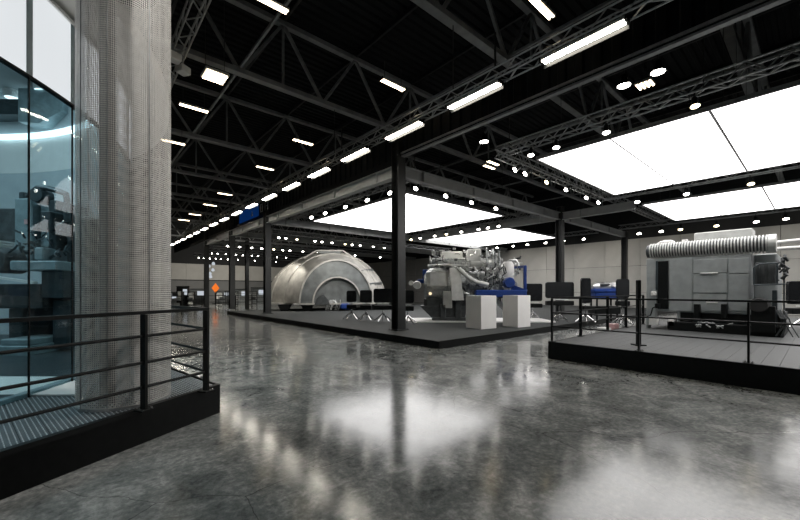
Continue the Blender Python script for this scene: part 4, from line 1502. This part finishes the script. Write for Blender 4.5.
# ribbed drum
zd = (gz(655, 250) + gz(770, 244)) / 2
rd = 0.20
d0_, d1_ = gx(645), gx(775)
MB().lathe([(0, d0_), (0.12, d0_), (0.2, d0_ + 0.03), (rd, d0_ + 0.08), (rd, d1_), (0, d1_)], 'x', 24, (0, 0.18, zd)).build('drum', 'dkmachine', t, True)
m = MB()
nr = 40
for i in range(nr):
    xx = gx(650) + (gx(770) - gx(650)) * i / (nr - 1)
    m.lathe([(rd - 0.01, xx - 0.014), (rd + 0.05, xx - 0.014), (rd + 0.05, xx + 0.014), (rd - 0.01, xx + 0.014)], 'x', 16, (0, 0.18, zd))
m.build('drum_ribs', 'pale', t, True, kind='stuff')
MB().lathe([(0, d1_ - 0.14), (rd + 0.05, d1_ - 0.14), (rd + 0.05, d1_ + 0.02), (0, d1_ + 0.02)], 'x', 24, (0, 0.18, zd)).build('drum_flange', 'pale', t, True)
MB().cbox(((gx(690) + gx(750)) / 2, 0.9, zd + 0.34), (gx(750) - gx(690), 0.7, 0.36), 0.02).build('top_duct', 'pale', t)
MB().cbox((gx(664), 0.5, zd + 0.27), (0.3, 0.4, 0.16), 0.04).build('top_valve', 'white', t)
MB().pipe([(gx(652), 0.5, zd + 0.22), (gx(656), 0.5, zd + 0.3), (gx(662), 0.5, zd + 0.33)], 0.05, 8).build('top_pipe', 'white', t, True)
MB().lathe([(0, zd + 0.2), (0.08, zd + 0.2), (0.08, zd + 0.34), (0, zd + 0.34)], 'z', 12, (gx(681), 0.5, 0)).build('top_cap', 'white', t, True)
# pipe cage at the right end
cx0, cx1 = gx(755), gx(778)
za_, zb_ = gz(766, 264), gz(766, 285)
for (pa, pb) in (((cx0, za_ - 0.1), (cx0, zb_)), ((cx0, zb_), (cx1 + 0.15, zb_ + 0.02)), ((cx0, za_ - 0.1), (gx(761), za_)), ((gx(761), za_), (cx1, za_)), ((cx1, za_), (cx1, zb_))):
    MB().tube((pa[0], -0.25, pa[1]), (pb[0], -0.25, pb[1]), 0.022, 6).build('cage_bar', 'teal', t)
for i in range(6):
    px_ = 757.5 + i * 3.4
    MB().pipe([(gx(px_), -0.1, gz(px_, 263 + i % 2)), (gx(px_), -0.14, gz(px_, 270)), (gx(px_), -0.1, gz(px_, 284))], 0.045 if i % 2 else 0.06, 8).build('cylinder', 'dkmachine', t, True)
gp = MB()
for i in range(20):
    px_, py_ = rnd.uniform(773, 787), rnd.uniform(254, 275)
    x_, z_ = gx(px_), gz(px_, py_)
    gp.pipe([(x_, 0.0, z_), (x_ + rnd.uniform(-0.08, 0.08), -0.05, z_ - 0.06), (x_ + rnd.uniform(-0.06, 0.06), 0, z_ - 0.16)], rnd.choice((0.02, 0.032)), 6)
for i in range(6):
    px_ = rnd.uniform(774, 784)
    x_ = gx(px_)
    gp.pipe([(x_, -0.1, gz(px_, 310)), (x_ + 0.1, -0.2, gz(px_, 318)), (x_ + rnd.uniform(0.0, 0.2), -0.1, gz(px_, 325)), (x_ + rnd.uniform(-0.1, 0.3), -0.15, 0.03)], 0.014, 6)
gp.build('hoses', 'dkmachine', t, kind='stuff')
MB().tube((gx(774), 0.5, gz(774, 241)), (gx(803), 0.5, gz(790, 239)), 0.05, 8).build('side_pipe', 'white', t, True)
MB().tube((gx(774), 0.7, gz(774, 247)), (gx(806), 0.7, gz(790, 246)), 0.05, 8).build('side_pipe', 'white', t, True)
grect('right_post', 'dkmachine', 783, 785, 262, 330, 0.0, 0.1)
grect('teal_column', 'teal', 772, 777, 290, 330, 0.0, 0.3)

# ------------------------------------------------------------------ far left background
p = pixz(215.5, 44)
t = thing('orange_sign', 'glowing orange diamond sign on a dark post in the far left', 'sign', p, -YAW + R(29))
h0 = CAM_H - (288 - HORIZON) / F * 44
MB().prism_y([(-0.42, h0), (0, h0 - 0.6), (0.42, h0), (0, h0 + 0.6)], -0.04, 0.04).build('diamond_board', 'orange', t)
MB().box((0, 0.06, h0 / 2), (0.1, 0.06, h0)).build('post', 'black', t)
MB().box((0, 0.0, 0.03), (0.7, 0.5, 0.06)).build('foot', 'black', t)
t = thing('pendant_lights', 'cluster of white round lamps hanging beside the farthest left column', 'lamp', pixz(210, 34.9, 3.09), 0)
for i, (dx, z) in enumerate(((0, 0.0), (0.25, 0.35), (-0.1, 0.7), (0.3, 0.95), (0.05, -0.3))):
    MB().lathe([(0.02, 0.3), (0.1, 0.25), (0.16, 0.1), (0.12, 0.0), (0.0, -0.02)], 'z', 10, (dx, 0, z)).build('shade', 'whitescreen', t, True)
MB().bar((0.1, 0, -0.3), (0.1, 0, TB - 0.06 - 3.09), 0.02, 0.02).build('cord', 'black', t)

bg = [  # px, depth, width, height, material, name, label
    (183, 38.5, 1.1, 2.0, 'black', 'kiosk', 'black kiosk cabinet at far left beside the mesh column'),
    (197, 45, 2.4, 1.75, 'dkmachine', 'display_counter', 'long dark display counter in the far left aisle'),
    (224, 49, 2.2, 1.5, 'dkmachine', 'display_counter', 'dark display counter right of the orange sign'),
    (241, 44, 1.7, 1.7, 'machine', 'display_counter', 'grey display counter between the two left columns'),
    (258, 46, 1.6, 1.9, 'machine', 'display_counter', 'grey display counter just left of the dome'),
    (172, 40, 1.2, 1.3, 'machine', 'display_counter', 'small grey counter touching the mesh column edge in the distance'),
]
for px, z, wd, hgt, mat_, nm, lab in bg:
    t = thing(nm, lab, 'counter', pixz(px, z), FR + R(25))
    MB().cbox((0, 0, hgt / 2), (wd, 0.8, hgt), 0.03).build('cabinet', mat_, t)
    MB().box((0, 0, hgt + 0.03), (wd + 0.1, 0.9, 0.06)).build('worktop', 'black', t)
    MB().box((0.2 * wd, -0.41, hgt * 0.72), (wd * 0.35, 0.02, hgt * 0.3)).build('lit_screen', 'whitescreen', t)
    MB().box((-0.25 * wd, -0.41, hgt * 0.5), (wd * 0.3, 0.02, hgt * 0.5)).build('front_panel', 'pale', t)
for px, z, lab in ((189, 38, 'dark open rack left of the farthest left column'), (221, 41, 'dark open rack right of the orange sign post'),
                   (233, 39.5, 'dark open rack behind the platform corner column'), (252, 40, 'dark open rack between slim column and dome'), (176, 35, 'dark open rack close beside the mesh column')):
    t = thing('display_rack', lab, 'rack', pixz(px, z), FR + R(18), 'dark open racks in the distance')
    for a in (-1, 1):
        MB().box((a * 0.5, 0, 0.75), (0.06, 0.4, 1.5)).build('side_frame', 'black', t)
    for q_ in (0.12, 0.6, 1.05, 1.45):
        MB().box((0, 0, q_), (1.0, 0.42, 0.05)).build('shelf', 'black', t)
    for q_ in (0.28, 0.76, 1.2):
        MB().cbox((rnd.uniform(-0.2, 0.2), 0, q_), (0.45, 0.3, 0.26), 0.03).build('shelf_insert', rnd.choice(('pale', 'cast', 'dkmachine')), t)
t0_ = pixz(168, 36)
railing('thin dark railing across the far left aisle', (t0_.x, t0_.y), [0, 1.6, 3.2, 4.8, 6.4, 8.0], (0, 8.0), (1.1, 0.75, 0.4), -YAW + R(5), 0.0)
t0_ = pixz(236, 36)
railing('thin dark railing behind the central platform, left of the dome', (t0_.x, t0_.y), [0, 1.5, 3.0], (0, 3.0), (1.3, 0.9, 0.5), -YAW + R(5), 0.0)

# spotlight beams on the exhibits
for px_, tg, pw in ((323.5, dp + Vector((0, 0, 2.5)), 200), (365, dp + Vector((0.5, 0, 3)), 220), (343.5, dp + Vector((-2.0, 0.5, 2)), 160)):
    beam(px_, 9.9, 'X', tg, pw, 50)
for px_, tg, pw in ((419, pe + Vector((0, 0, 2.2)), 240), (448.5, pe + Vector((0.8, 0, 2.4)), 240)):
    beam(px_, 10.8, 'Y', tg, pw, 46)
beam(606, 10.35, 'X', (GX, gyc + 0.6, 2.2), 50, 50)
# beams added at the far spotlights to brighten walls and far floor
for px_, yt in ((497, 20), (527, 16), (563, 12), (583, 9)):
    beam(px_, 30.9, 'X', (XW, yt, 3.2), 140, 95)
for px_, yt in ((639, 5), (680, 2), (755.5, -2)):
    beam(px_, 29.4, 'X', (XW, yt, 3.2), 160, 95)
for px_, xt in ((199, 8), (216, 13), (238, 18), (264, 23)):
    beam(px_, 46.0, 'Y', (xt + 2, YW, 3.0), 1100, 90)
for px_, yf in ((280, 24.5), (345, 24.5), (262, 31.5), (318, 31.5), (226, 39.5), (268, 39.5), (212, 39.5)):
    q_ = x_at(px_, yf)
    beam(px_, yf, 'Y', (q_, yf + 1, 0), 450, 110)
